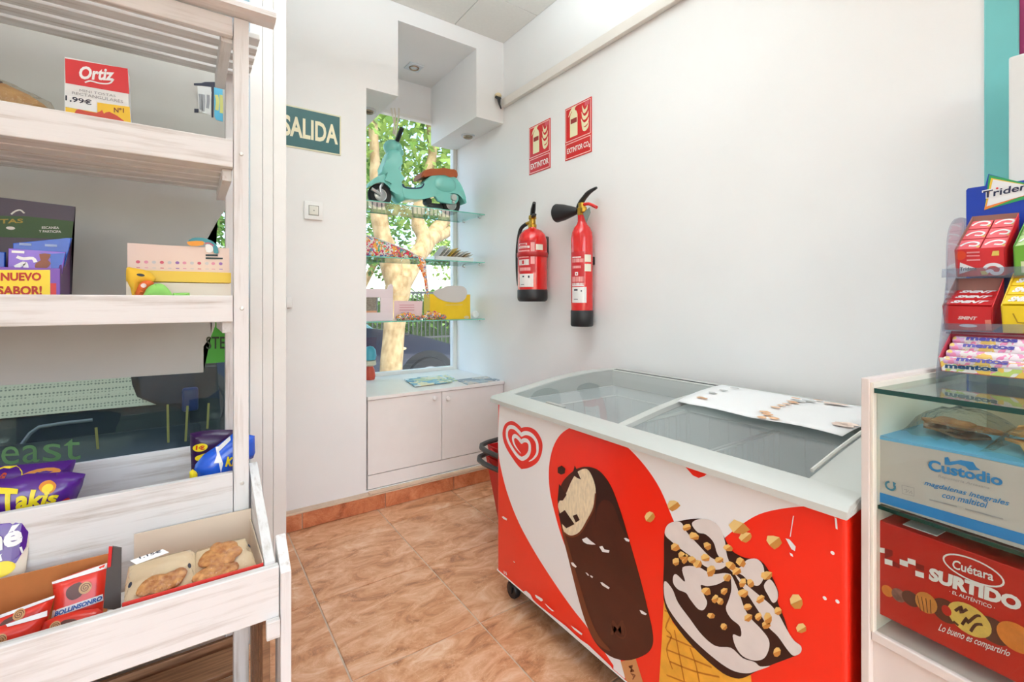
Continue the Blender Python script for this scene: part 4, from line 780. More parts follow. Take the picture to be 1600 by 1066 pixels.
# biscuit box
S2 = SCT(.024); a2, zt2 = aa(S2, 1371, 812); _, zb2 = aa(S2, 1371, 958); zb2 = max(zb2, .5455)
bredm = M('biscuit box red', (196, 30, 20), .35); z8 = lambda p: zm(p, 1340, 780, 3.727)
bs = thing('biscuit_box', 'red assorted biscuit box on the lower shelf of the counter', 'box', C0 + cu * (a2 + .16) + cw * .12 + cz * zb2)
b = B(); cbox(b, a2, a2 + .34, .024, .2, zb2, zt2, .0015); b.build('carton', bredm, bs)
def ringp(S, c, ra, rb, rot, n=28): a, b_ = S.px(*c); return [(a + ra * math.cos(6.283 * i / n) * math.cos(rot) - rb * math.sin(6.283 * i / n) * math.sin(rot), b_ + ra * math.cos(6.283 * i / n) * math.sin(rot) + rb * math.sin(6.283 * i / n) * math.cos(rot)) for i in range(n)]
b = B(); b.stroke(S2, ringp(S2, z8([(670, 412)])[0], .0335, .0165, -.03), .0022, .0012, closed=True, px=False); b.txt('Cuétara', S2, z8([(552, 402), (792, 478), (795, 425), (556, 350)]), .0012, .02)
b.txt('SURTIDO', S2, z8([(415, 470), (952, 658), (958, 575), (420, 395)]), .0012, .06); b.txt('· EL AUTÉNTICO ·', S2, z8([(535, 545), (800, 645), (802, 618), (540, 522)]), .0012, .01)
b.txt('Lo bueno es compartirlo', S2, z8([(468, 775), (885, 930), (892, 880), (480, 722)]), .0012, .008, .35); b.build('lettering', pw, bs)
b = B()
for q in ([(118, 278), (160, 286), (160, 315), (118, 306)], [(160, 345), (205, 358), (205, 389), (160, 376)], [(247, 348), (295, 364), (295, 396), (247, 380)], [(293, 342), (340, 356), (340, 388), (293, 372)], [(338, 415), (388, 430), (388, 461), (338, 446)]): b.pic(S2, z8(q), .0012)
b.build('white_squares', pw, bs)
b = B()
for q in ([(160, 286), (205, 300), (205, 330), (160, 345)], [(205, 360), (247, 380), (247, 405), (205, 390)], [(340, 372), (388, 388), (388, 420), (340, 405)]): b.pic(S2, z8(q), .0006)
b.build('dark_squares', M('dark red ink', (140, 16, 14), .4), bs)
ck = lambda n, c, v=.1: M(n, c, .45, var=v, scale=90)
for nm, c, r, rb, mt, l in (('cookie_print', (175, 535), .0085, .0095, ck('cookie gold', (222, 130, 48)), .0006), ('cookie_print', (240, 560), .010, .011, ck('cookie sugared', (150, 104, 92), .4), .0007), ('cookie_print', (310, 580), .012, .012, ck('cookie cocoa', (92, 44, 30)), .0008), ('cookie_print', (400, 603), .014, .0165, ck('cookie waffle', (214, 138, 60)), .0010), ('cookie_print', (512, 650), .017, .018, ck('cookie cocoa', (92, 44, 30)), .0009), ('cookie_print', (790, 765), .02, .018, ck('cookie cocoa', (92, 44, 30)), .0009), ('cookie_print', (650, 700), .025, .0225, ck('cookie cream', (226, 190, 92)), .0012), ('cookie_print', (925, 805), .02, .02, ck('cookie gold', (222, 130, 48)), .0012), ('cookie_print', (1060, 850), .02, .018, ck('cookie cocoa', (92, 44, 30)), .0010)):
    b = B(); b.disc(S2, z8([c])[0], r, rb, l, 22, rot=-.2); b.build(nm, mt, bs)
b = B(); b.disc(S2, z8([(520, 648)])[0], .006, .008, .0016, 14); b.build('ring_hole_print', bredm, bs)
b = B()
for q in ([(570, 650), (610, 625), (600, 660), (640, 640)], [(610, 730), (640, 690), (640, 720), (690, 680), (720, 680)], [(660, 770), (690, 730), (730, 730)], [(590, 735), (560, 710)]): b.stroke(S2, z8(q), .0035, .0016, 3)
for i in range(4): b.stroke(S2, z8([(350 + i * 25, 560 + i * 8), (370 + i * 20, 650 + i * 5)]), .001, .0016)
b.build('chocolate_stripes', M('cookie stripe', (80, 40, 26), .45), bs)
STOP = Surf(C0 + cz * (zt2 + .0001), (0, 0, 1))
b = B(); cbox(b, a2 + .03, a2 + .075, .04, .09, zt2, zt2 + .0012); b.build('barcode_print', pw, bs)
# pastry bags on the cake box
pm = M('pastry', (206, 140, 78), .55, c2=(232, 178, 112), scale=40, bump=.4); pm2 = M('dark pastry', (150, 100, 62), .55, c2=(190, 132, 80), scale=40, bump=.4)
film = glass('clear film', (244, 240, 232), 1.5, .1)
_t = film.node_tree; _n = _t.nodes.new('ShaderNodeTexNoise'); _n.inputs['Scale'].default_value = 55; _n.inputs['Detail'].default_value = 3; _c = _t.nodes.new('ShaderNodeTexCoord'); _b = _t.nodes.new('ShaderNodeBump'); _b.inputs['Strength'].default_value = .8; _b.inputs['Distance'].default_value = .01
_t.links.new(_c.outputs['Object'], _n.inputs[0]); _t.links.new(_n.outputs[0], _b.inputs['Height'])
for _g in _t.nodes:
    if _g.type in ('BSDF_GLOSSY', 'FRESNEL'): _t.links.new(_b.outputs[0], _g.inputs['Normal'])
rn = random.Random(11)
for k, (a0, a1, d0, d1, lab) in enumerate(((.045, .14, .06, .2, 'clear bag of thin brown pastries lying on the cake carton'), (.152, .32, .035, .19, 'clear bag of golden flaky pastries at the front of the cake carton'))):
    t = thing('pastry_bag', lab, 'pastries', C0 + cu * (a0 + a1) / 2 + cw * (d0 + d1) / 2 + cz * (zt + .0015), 'bagged pastries')
    for i in range(6 if k else 4):
        f = rn.random(); g = rn.random(); n = 12; b = B(); ca = a0 + (a1 - a0) * (.25 + .5 * f); cd = d0 + (d1 - d0) * (.2 + .6 * g); r = (a1 - a0) * .36; zz = zt + .0025 + i * .0065
        top_ = []; bot = []
        for j in range(n):
            rr = r * rn.uniform(.75, 1.1); q = C0 + cu * (ca + rr * math.cos(6.283 * j / n)) + cw * (cd + rr * .8 * math.sin(6.283 * j / n)); h_ = zz + rn.uniform(0, .007)
            top_.append(b.bm.verts.new((q.x, q.y, h_ + .004))); bot.append(b.bm.verts.new((q.x, q.y, h_)))
        ctp = b.bm.verts.new(C0 + cu * ca + cw * cd + cz * (zz + .012)); cb_ = b.bm.verts.new(C0 + cu * ca + cw * cd + cz * zz)
        for j in range(n):
            m = (j + 1) % n; b.bm.faces.new([top_[j], top_[m], ctp]); b.bm.faces.new([bot[m], bot[j], cb_]); b.bm.faces.new([top_[m], top_[j], bot[j], bot[m]])
        b.build('pastry', pm if k else pm2, t, True)
    b = B(); n, m_ = 14, 8; G = []
    for i in range(n + 1):
        row = []
        for j in range(m_ + 1):
            f, g = i / n, j / m_; hh = .06 * (math.sin(math.pi * f) * math.sin(math.pi * g)) ** .4 if 0 < f < 1 and 0 < g < 1 else .004
            row.append(b.bm.verts.new(C0 + cu * (a0 - .01 + (a1 - a0 + .02) * f) + cw * (d0 - .005 + (d1 - d0 + .01) * g) + cz * (zt + .002 + hh * .8 + rn.uniform(0, .007))))
        G.append(row)
    for i in range(n):
        for j in range(m_): b.bm.faces.new([G[i][j], G[i + 1][j], G[i + 1][j + 1], G[i][j + 1]])
    b.build('film', film, t)
# ------------------------------------------------------------------ gum stand on the counter
O2 = V((1.168, .262, .9615)); su = cu.copy(); sb = cw.copy(); s_n = -sb
SS = lambda d: Surf(O2 + sb * d, s_n)
g1 = lambda p: zm(p, 1460, 260, 5.921); g2 = lambda p: zm(p, 1460, 400, 5.607)
acr = glass('clear acrylic', (232, 234, 240), 1.4, .03, .1, (225, 226, 236))
st = thing('gum_stand', 'clear acrylic gum stand with a blue header card on the counter', 'display stand', O2 + su * .1 + sb * .05)
SH = SS(.152)
b = B(); q = [SH.at(*SH.px(*p)) for p in g1([(294, 1800), (294, 222), (310, 204), (470, 180), (500, 70), (760, 138), (830, 128), (1120, 88), (1120, 1800)])]; q[0].z = q[-1].z = O2.z; b.prism(q, sb * .003); hd = b.build('header_card', M('header blue', (24, 60, 170), .35), st)
b = B(); b.pic(SH, g1([(506, 78), (820, 150), (1150, 200), (1150, 220), (465, 405)]), .0006); b.build('logo_green', M('logo green', (50, 160, 90), .4), hd)
b = B(); b.pic(SH, g1([(526, 108), (820, 165), (1100, 210), (780, 282), (462, 404)]), .0009); b.build('logo_yellow', M('logo yellow', (240, 200, 60), .4), hd)
b = B(); b.pic(SH, g1([(500, 300), (1100, 215), (780, 288), (462, 406)]), .0012); b.build('logo_orange', M('logo orange', (238, 130, 50), .4), hd)
b = B(); b.pic(SH, g1([(545, 122), (1040, 208), (485, 372)]), .0015); b.txt('Trident', SH, g1([(452, 308), (936, 205), (942, 128), (440, 226)]), .0018, .06, .1); b.build('logo_white', pw, hd)
b = B(); b.txt('Trident', SH, g1([(462, 298), (926, 202), (932, 138), (452, 234)]), .0022, .02, .1); b.build('lettering', M('navy ink', (30, 34, 70), .4), hd)
b = B(); b.disc(SH, g1([(585, 205)])[0], .002, None, .0026, 8); b.build('red_dot', M('red ink', (220, 50, 50), .4), hd)
SA = Surf(O2 - su * .004, -su)
q = [SA.at(*SA.px(*p)) for p in crv([(1462, 583), (1465, 563), (1472, 510), (1477.5, 455), (1478, 395), (1481, 362), (1488, 346), (1497, 340.5), (1508, 342)], 4, False)]
q += [V((q[-1].x, q[-1].y, O2.z))]; q[0].z = O2.z; b = B(); b.prism(q, su * .003); b.build('side_panel', acr, st)
b = B(); b.obox(O2, su, sb, cz, -.002, .17, .146, .149, 0, .2); b.build('back_panel', acr, st)
TIER = {}
def carton(S, fr, back, dep, mats, name, lab, cat='carton', inner=None):
    # front face outline read on its own plane; rear edge read one depth further back
    SB = Surf(S.O + sb * dep, s_n); f = [S.at(*S.px(*p)) for p in fr]; k = [SB.at(*SB.px(*p)) for p in back]       # f: BL BR TR TL; back: TR TL
    f[0].z = f[1].z = min(f[0].z, f[1].z)
    kb = [V((k[0].x, k[0].y, f[0].z + .012)), V((k[1].x, k[1].y, f[0].z + .012))]
    t = thing(name, lab, cat, (f[0] + f[1]) / 2); th = .0015
    b = B(); b.prism(f, sb * th); b.build('front_panel', mats[0], t)
    b = B(); b.prism([f[0], f[3], k[1], kb[1]], su * th); b.build('side_panel', mats[1], t); b = B(); b.prism([f[1], f[2], k[0], kb[0]], su * -th); b.build('side_panel', mats[0], t)
    b = B(); b.prism([kb[1], kb[0], k[0], k[1]], sb * -th); b.build('rear_panel', mats[1], t)
    b = B(); b.prism([f[0], f[1], kb[0], kb[1]], cz * th); b.build('floor_panel', mats[1], t)
    return t, f, k
def packs(f, k, nu, nv, drop, th, mat, name, labs, cat, grp, deco=None):
    # packs lie on a slope between the front rim and the rear rim of the carton
    A, Bq, Cq, Dq = f[3] - cz * drop[0], f[2] - cz * drop[0], k[0] - cz * drop[1], k[1] - cz * drop[1]
    for j in range(nv):
        for i in range(nu):
            P_ = lambda s, r: (A * (1 - s) + Bq * s) * (1 - r) + (Dq * (1 - s) + Cq * s) * r
            e = .03; c4 = [P_((i + e) / nu, (j + e) / nv), P_((i + 1 - e) / nu, (j + e) / nv), P_((i + 1 - e) / nu, (j + 1 - e) / nv), P_((i + e) / nu, (j + 1 - e) / nv)]
            for q in c4: q += sb * .002
            nn = (c4[1] - c4[0]).cross(c4[3] - c4[0]).normalized()
            t = thing(name, labs[j * nu + i] if isinstance(labs, list) else labs, cat, (c4[0] + c4[2]) / 2 - nn * th, grp)
            b = B(); b.prism([q - nn * th for q in c4], nn * th, .0006, 1); b.build('wrapper', mat[(i + j) % len(mat)], t)
            if deco:
                Sx = Surf((c4[0] + c4[2]) / 2, nn); ex = (c4[1] - c4[0]); ey = (c4[3] - c4[0]); o = c4[0]
                deco(Sx, lambda s, r: Sx.ab(o + ex * s + ey * r), t)
tred = M('gum red', (214, 40, 44), .3); tpink = M('gum pink', (236, 96, 104), .3); cin = M('carton inside', (150, 104, 92), .7)
S = SS(.088)
t, f, k = carton(S, g1([(205, 1018), (652, 1012), (656, 744), (184, 772)]), g1([(785, 428), (350, 465)]), .05, (tred, cin), 'gum_carton', 'red chewing gum carton on the top tier of the gum stand')
b = B(); b.pic(S, g1([(238, 890), (388, 945), (232, 998)]), .0008); b.build('logo_triangle', pw, t)
b = B(); b.txt('Trident', S, g1([(238, 968), (392, 962), (392, 932), (238, 935)]), .0014, .02); b.build('lettering', MATS['navy ink'], t)
b = B(); b.stroke(S, g1([(465, 945), (500, 915), (570, 910), (625, 940), (610, 985), (550, 990), (520, 965), (470, 985)]), .006, .0008, 4); b.build('swirl_print', pw, t)
b = B(); b.pic(S, g1([(425, 970), (470, 965), (505, 1000), (440, 1005)]), .001); b.pic(S, g1([(540, 785), (600, 780), (600, 825), (530, 828)]), .0008); b.build('fruit_print', M('fruit yellow', (220, 190, 90), .4), t)
b = B(); b.stroke(S, g1([(300, 800), (420, 795)]), .003, .0008); b.stroke(S, g1([(300, 870), (425, 865)]), .003, .0008); b.stroke(S, g1([(300, 830), (420, 828)]), .002, .0008); b.build('pack_slot_print', M('pale red ink', (236, 150, 150), .4), t)
b = B(); b.disc(S, g1([(245, 825)])[0], .008, .009, .0008); b.build('berry_print', M('berry orange', (226, 70, 30), .4), t)
def dec1(Sx, uv, t):
    b = B(); c = uv(.5, .52); b.stroke(Sx, [uv(*p) for p in ((.12, .35), (.3, .62), (.6, .72), (.88, .55), (.8, .3), (.5, .35))], .0035, .0006, 3, px=False); b.build('swirl_print', pw, t)
    b = B(); b.disc(Sx, uv(.93, .2), .003, .002, .0009, 8, px=False); b.build('fruit_print', M('fruit yellow', (220, 190, 90), .4), t)
pos3 = ['front', 'middle', 'rear']; pos2 = ['left', 'right']
packs(f, k, 2, 3, (.001, .006), .008, [tpink], 'gum_pack', ['pink chewing gum pack, %s row %s, in the red carton on the gum stand' % (pos3[j], pos2[i]) for j in range(3) for i in range(2)], 'gum', 'packs in the red gum carton', dec1)
gg = M('gum green', (110, 170, 50), .35)
t, f, k = carton(S, g1([(738, 1010), (1000, 1005), (1000, 700), (728, 742)]), g1([(1060, 440), (838, 500)]), .05, (gg, M('green card side', (90, 150, 60), .5)), 'gum_carton', 'green chewing gum carton at the right of the top tier of the gum stand')
b = B(); b.pic(S, g1([(800, 880), (1000, 875), (1000, 980), (808, 985)]), .0008); b.build('pale_print', M('pale green print', (216, 222, 170), .4), t)
packs(f, k, 1, 2, (.001, .006), .008, [M('gum pale green', (190, 220, 150), .3)], 'gum_pack', ['pale green chewing gum pack, %s, in the green carton on the gum stand' % s_ for s_ in ('front', 'rear')], 'gum', 'packs in the green gum carton', dec1)
# middle tier
S = SS(.044)
mred = M('mint box red', (204, 30, 34), .3)
t, f, k = carton(S, g2([(92, 648), (500, 664), (512, 446), (68, 436)]), g2([(612, 196), (186, 196)]), .05, (mred, cin), 'mint_carton', 'red mint sweet carton on the middle tier of the gum stand')
b = B(); b.txt('SMINT', S, g2([(205, 556), (375, 562), (378, 532), (210, 526)]), .0008, .05, .2); b.build('lettering', M('mint silver ink', (226, 190, 186), .4), t)
b = B(); b.disc(S, g2([(296, 612)])[0], .013, .0028, .0008); b.build('oval_print', pw, t)
b = B(); b.stroke(S, g2([(470, 560), (478, 652)]), .008, .0008); b.build('side_strip_print', M('mint strip', (226, 130, 110), .4), t)
def dec2(Sx, uv, t):
    b = B(); b.txt('SMINT', Sx, [uv(.1, .25), uv(.85, .25), uv(.88, .8), uv(.14, .8)], .0006, .06, .25, px=False); b.build('lettering', pw, t)
packs(f, k, 1, 3, (-.003, .022), .01, [mred], 'mint_pack', ['red mint pack, %s row, in the red carton on the gum stand' % p for p in pos3], 'mints', 'packs in the red mint carton', dec2)
my = M('mint box yellow', (244, 206, 30), .3)
t, f, k = carton(S, g2([(600, 668), (960, 690), (960, 440), (580, 436)]), g2([(1060, 140), (690, 150)]), .05, (my, M('yellow card side', (224, 186, 40), .5)), 'mint_carton', 'yellow mint sweet carton on the middle tier of the gum stand')
b = B(); b.stroke(S, g2([(690, 505), (730, 585), (900, 592)]), .002, .0008); b.build('slot_line', M('ochre line', (180, 140, 20), .5), t)
packs(f, k, 1, 3, (-.003, .006), .01, [my], 'mint_pack', ['yellow mint pack, %s row, in the yellow carton on the gum stand' % p for p in pos3], 'mints', 'packs in the yellow mint carton', dec2)
# lower tier: roll sweets
S = SS(.0)
mp = patch_mat('roll wrapper print', [(236, 120, 170), (244, 200, 90), (240, 236, 232), (230, 90, 90), (200, 220, 120), (244, 160, 190)], 26)
t, f, k = carton(S, g2([(62, 1008), (960, 1075), (960, 960), (35, 888)]), g2([(960, 690), (150, 655)]), .055, (mp, M('pink card side', (200, 70, 90), .5)), 'roll_sweet_carton', 'multicoloured carton of roll sweets on the bottom tier of the gum stand')
b = B(); b.txt('mentos', S, g2([(90, 985), (560, 1018), (562, 968), (92, 938)]), .0008, .09); b.build('lettering_outline', pw, t)
b = B(); b.txt('mentos', S, g2([(94, 982), (556, 1014), (558, 971), (96, 941)]), .0012, .045); b.build('lettering', M('mentos blue', (24, 70, 110), .4), t)
roll = patch_mat('roll foil', [(240, 150, 190), (244, 210, 120), (244, 232, 236), (226, 180, 220), (240, 236, 232)], 40)
for j in range(4):
    r = (j + .5) / 4; A = f[3] * (1 - r) + k[1] * r; D = f[2] * (1 - r) + k[0] * r; A = A - cz * .012 + su * .006; D = D - cz * .012 - su * .006; rad = .0085
    dirn = (D - A).normalized()
    tt = thing('sweet_roll', 'paper wrapped sweet roll in the bottom gum stand carton, row %s from front' % ('one', 'two', 'three', 'four')[j], 'sweets', (A + D) / 2 - cz * rad, 'sweet rolls in the carton')
    b = B(); L_ = (D - A).length; b.lathe([(0, 0), (rad * .8, .0), (rad, .003), (rad, L_ - .003), (rad * .8, L_), (0, L_)], A, dirn, 16); b.build('wrapper', roll, tt, True)
    nn = (s_n * .75 + cz * .66).normalized(); Sx = Surf(A + nn * (rad + .0004), nn); o = A + nn * rad
    uv = lambda s, h_: Sx.ab(o + dirn * s + Sx.v * h_)
    if j % 2 == 0 or j == 3:
        b = B(); b.txt('mentos', Sx, [uv(.02, -.005), uv(.088, -.005), uv(.088, .005), uv(.02, .005)], .0004, .05, px=False); b.build('lettering', M('mentos violet', (60, 50, 150), .4), tt)
# acrylic lips in front of each tier
for d, pa, pb in ((.084, g1([(70, 1030), (829, 1010)]), g1([(75, 950), (829, 925)])), (.04, g2([(70, 660), (785, 680)]), g2([(75, 590), (785, 600)]))):
    Sl = SS(d); q = [Sl.at(*Sl.px(*pa[0])), Sl.at(*Sl.px(*pa[1])), Sl.at(*Sl.px(*pb[1])), Sl.at(*Sl.px(*pb[0]))]; b = B(); b.prism(q, s_n * .002); b.build('tier_lip', acr, st)
    b = B(); zz = q[0].z; b.obox(O2 + sb * d - cz * O2.z, su, sb, cz, -.003, .17, .0, .048, zz - .004, zz - .001); b.build('tier_shelf', acr, st)
# white appliance behind the counter
t = thing('white_appliance', 'tall plain white appliance standing by the teal wall strip', 'appliance', (1.57, .05, 0))
b = B(); b.box(1.53, 1.632, -.25, .222, 0, 1.64, .004); b.build('casing', M('appliance white', (222, 224, 220), .35), t)
b = B(); b.box(1.5, 1.529, -.25, .2195, .02, 1.652, .004); b.build('door', M('appliance door', (230, 231, 228), .35), t)
b = B(); b.box(1.527, 1.531, .2205, .2225, .9, 1.42); b.build('door_seal', black, t)
# ------------------------------------------------------------------ whitewashed wooden snack shelf
wx, wy, wz = wood('whitewashed board', 0), wood('whitewashed rail', 1), wood('whitewashed post', 2)
shade_pine = M('shaded pine', (120, 84, 58), .6, c2=(160, 118, 84), scale=4, stretch=(2, 30, 30))  # wood tone darkened so its brown carries the shadow under the bin
sh = thing('snack_shelf', 'whitewashed wooden snack shelf with slatted tiers and angled bins', 'shelf', (-.3, 1.33, 0))
XL, XRt = -.8, .091
for x in (XL - .032, XRt):
    for y in (1.30, 1.60):
        b = B(); b.box(x, x + .032, y, y + .03, 0, 1.792, .002); b.build('post', wz, sh)
b = B(); b.prism([(XL - .09, 1.262, 1.812), (XL - .09, 1.262, 1.80), (XL - .09, 1.278, 1.794), (XL - .09, 1.31, 1.794), (XL - .09, 1.31, 1.83), (XL - .09, 1.285, 1.83)], (.178 - XL + .09, 0, 0)); b.build('crown_moulding', wx, sh)
b = B(); b.box(XL, XRt - .002, 1.301, 1.318, 1.745, 1.79, .002); b.build('top_rail', wx, sh)
for i in range(5):
    y = 1.345 + i * .058; b = B(); b.box(XL - .06, .152, y, y + .042, 1.776, 1.79, .0015); b.build('slat', wx, sh)
for x in (XL + .02, .066):
    b = B(); b.box(x, x + .024, 1.32, 1.62, 1.735, 1.775, .0015); b.build('side_rail', wy, sh)
for zf, z0, z1 in ((1.432, 1.43, 1.497), (1.061, 1.059, 1.122)):
    b = B(); b.box(XL, XRt - .001, 1.302, 1.319, z0, z1, .002); b.build('front_lip', wx, sh)
    for i in range(5):
        y = 1.322 + i * .06; b = B(); b.box(XL, XRt, y, y + .05, zf, zf + .015, .0015); b.build('slat', wx, sh)
    for x in (XL, XRt - .022):
        b = B(); b.box(x, x + .02, 1.33, 1.6, zf - .03, zf - .001, .0015); b.build('side_rail', wy, sh)
b = B(); b.box(XL, XRt - .001, 1.302, 1.319, .47, .697, .002); b.build('bin_front', wx, sh)
b = B(); b.box(XL, XRt + .03, 1.585, 1.599, .5, .70, .002); b.build('bin_back', wx, sh)
for i in range(5):
    y = 1.322 + i * .053; b = B(); b.box(XL, XRt, y, y + .045, .545, .56, .0015); b.build('slat', wx, sh)
# lower bin
b = B(); b.box(XL, .1525, 1.045, 1.063, .4695, .572, .002); b.build('lower_bin_front', wx, sh)
b = B(); b.prism([(.128, 1.0635, .47), (.128, 1.0635, .576), (.128, 1.36, .695), (.128, 1.36, .47)], (.0195, 0, 0), .0015); b.build('lower_bin_end', wy, sh)
b = B(); b.prism([(XL - .035, 1.0635, .47), (XL - .035, 1.0635, .576), (XL - .035, 1.36, .695), (XL - .035, 1.36, .47)], (.0195, 0, 0), .0015); b.build('lower_bin_end', wy, sh)
for i in range(4):
    y = 1.066 + i * .059; b = B(); b.box(XL, .127, y, y + .052, .473, .486, .0015); b.build('slat', wx, sh)
b = B(); b.prism([(.1545, 1.04, 0), (.1545, 1.04, .557), (.1545, 1.11, .606), (.1545, 1.11, 0)], (.02, 0, 0), .0015); b.build('front_leg', wz, sh)
b = B(); b.prism([(XL - .06, 1.04, 0), (XL - .06, 1.04, .557), (XL - .06, 1.11, .606), (XL - .06, 1.11, 0)], (.02, 0, 0), .0015); b.build('front_leg', wz, sh)
b = B(); b.box(.128, .1525, 1.03, 1.0445, .436, .472, .002); b.build('corner_block', wx, sh)
for i in range(5):
    y = 1.075 + i * .046; b = B(); b.box(.126, .14, y, y + .04, .02, .468, .0015); b.build('end_plank', shade_pine, sh)
for i in range(4):
    b = B(); b.box(XL, .12, 1.585, 1.598, .02 + i * .12, .125 + i * .12, .002); b.build('back_plank', shade_pine, sh)
for i in range(4):
    y = 1.1 + i * .12; b = B(); b.box(XL, .12, y, y + .1, .10, .115, .002); b.build('base_plank', shade_pine, sh)
scr = M('screw', (220, 218, 212), .3, metal=.3)
for x, y, in ((377, 241), (378, 482), (378, 755)):
    p = PX(x, y, Y=1.30); b = B(); b.lathe([(0, .003), (.003, .003), (.005, .001), (.005, 0)], (p.x, 1.30, p.z), (0, -1, 0), 12); b.build('screw', scr, sh, True)
# ------------------------------------------------------------------ posters on the shop window
SY = lambda y: Surf((0, y, 0), (0, -1, 0))
YP = 1.7385
S = SY(YP - .001); po = thing('window_poster', 'large pale grey poster backing taped to the shop window behind the shelf', 'poster', (-.3, YP, .9))
b = B(); q = [(-420, -160), (352, -160), (352, 328), (340, 345), (322, 377), (322, 455), (337, 497), (336, 510), (330, 525), (318, 541), (318, 582), (-420, 630)]
b.prism([V((S.px(*p)[0], YP, S.px(*p)[1])) for p in q], (0, -.001, 0)); b.build('backing', M('poster back', (182, 180, 174), .7, var=.03, scale=4), po)
z9 = lambda p: zm(p, 290, 120, 13.325)
b = B(); b.pic(S, z9([(170, 135), (330, 130), (400, 110), (770, 110), (770, 215), (590, 215), (580, 850), (540, 850), (535, 215), (300, 185), (175, 180)]), .0006); b.pic(S, z9([(180, 665), (270, 670), (270, 750), (180, 745)]), .0006); b.build('black_bracket_print', ink, po)
b = B(); b.pic(S, z9([(245, 195), (520, 215), (540, 330), (520, 800), (300, 740), (265, 660), (250, 320)]), .0009); c1_ = b.build('can_print', M('white can print', (214, 216, 214), .4), po)
b = B()
for q in ([(300, 360), (320, 500), (320, 690)], [(370, 370), (375, 540), (360, 720)], [(470, 380), (470, 520), (455, 660)]): b.stroke(S, z9(q), .008, .0013, 3)
b.build('claw_print', M('grey claw print', (150, 152, 156), .5), c1_)
b = B(); b.pic(S, z9([(590, 225), (770, 220), (775, 940), (640, 900), (600, 830)]), .0009); c2_ = b.build('can_print', M('blue can print', (92, 180, 214), .4), po)
b = B()
for q in ([(640, 380), (665, 520), (650, 700)], [(735, 380), (745, 560), (745, 760)]): b.stroke(S, z9(q), .009, .0013, 3)
b.build('claw_print', M('yellow claw print', (206, 206, 120), .5), c2_)
p0 = S.px(316, 505); p1 = S.px(353, 566); t = thing('window_sticker', 'green sticker with black letters on the shop window beside the grey poster', 'sticker', (p0[0], YP, p1[1]))
b = B(); b.box(p0[0] + .003, p1[0] + .06, YP - .0005, YP, p1[1], p0[1] + .03); b.build('backing', M('sticker green', (60, 150, 40), .5), t)
b = B(); b.txt('STE', S, [(322, 546), (352, 545), (352, 526), (322, 526)], .0008, .01); b.build('lettering', M('sticker ink', (22, 40, 16), .5), t)
# ------------------------------------------------------------------ top tier goods
z1f = 1.4475; zo = lambda p: zm(p, 0, 80, 6.957)
S = SY(1.40); ox = [S.px(101, 93), S.px(209, 112)]
t = thing('toast_box', 'red white and yellow toast box with a price label on the top tier', 'box', ((ox[0][0] + ox[1][0]) / 2, 1.42, z1f))
b = B(); q = [S.px(*p) for p in zo([(700, 75), (1388, 190), (1420, 800)])]
b.prism([(q[0][0], 1.40, z1f), (q[2][0], 1.40, z1f), (q[1][0], 1.40, q[1][1]), (q[0][0], 1.40, q[1][1] - .004)], (0, .055, 0), .001); b.build('carton', M('box white', (234, 234, 232), .4), t)
b = B(); b.pic(S, zo([(706, 78), (1388, 190), (1405, 466), (712, 346)]), .0005); b.build('red_panel', M('box red', (212, 24, 30), .35), t)
b = B(); b.pic(S, zo([(1058, 558), (1410, 606), (1432, 900), (1058, 860)]), .0005); b.pic(S, zo([(712, 606), (1060, 668), (1060, 880), (712, 830)]), .0005); b.build('yellow_panel', M('box yellow', (244, 194, 20), .4), t)
b = B(); b.txt('Ortiz', S, zo([(862, 306), (1242, 326), (1242, 192), (860, 160)]), .0012, .035, .15); b.stroke(S, zo([(925, 342), (985, 326), (1090, 352), (1190, 352), (1236, 306)]), .003, .0012, 4); b.build('lettering', pw, t)
b = B(); b.txt('MINI TOSTAS', S, zo([(865, 440), (1258, 502), (1258, 478), (865, 412)]), .0012, 0); b.txt('RECTANGULARES', S, zo([(785, 468), (1338, 568), (1338, 535), (785, 438)]), .0012, 0); b.build('small_lettering', M('grey ink print', (150, 148, 150), .5), t)
b = B(); b.pic(S, zo([(706, 478), (1050, 540), (1052, 668), (712, 606)]), .0012); pl_ = b.build('price_label', plainw, t)
b = B(); b.txt('1,99€', S, zo([(712, 545), (998, 600), (998, 534), (712, 478)]), .0018, .02); b.build('price_lettering', ink, pl_)
b = B(); b.txt('Nº1', S, zo([(1238, 668), (1346, 672), (1346, 622), (1238, 614)]), .0012, .02); b.build('number_lettering', M('dark red print', (120, 40, 20), .5), t)
b = B(); b.pic(S, zo([(830, 640), (900, 645), (1050, 672), (1110, 640), (1130, 680), (1190, 660), (1350, 760), (1345, 850), (830, 780)]), .0009, 2); b.build('tomato_print', M('tomato print', (206, 62, 26), .4), t)
t = thing('bread_pack', 'dark ended clear pack of brown bread at the left of the top tier', 'bread', (-.36, 1.4, z1f))
S = SY(1.42); b = B(); b.pillow(S, [(-60, 112), (10, 132), (45, 148), (68, 163), (82, 176), (60, 186), (-60, 172)], .03, .03, .012); b.build('loaf', M('bread crust', (178, 132, 82), .7, c2=(206, 168, 110), scale=40, bump=.4), t, True)
S2_ = SY(1.415); b = B(); b.pillow(S2_, [(-60, 106), (10, 127), (50, 146), (80, 160), (92, 182), (60, 192), (-60, 178)], .036, .03, .014); b.build('film', film, t, True)
b = B(); b.pillow(SY(1.412), [(-60, 110), (4, 128), (6, 162), (-60, 150)], .038, .02, .012); b.build('dark_wrap', M('dark wrap', (40, 28, 34), .4), t, True)
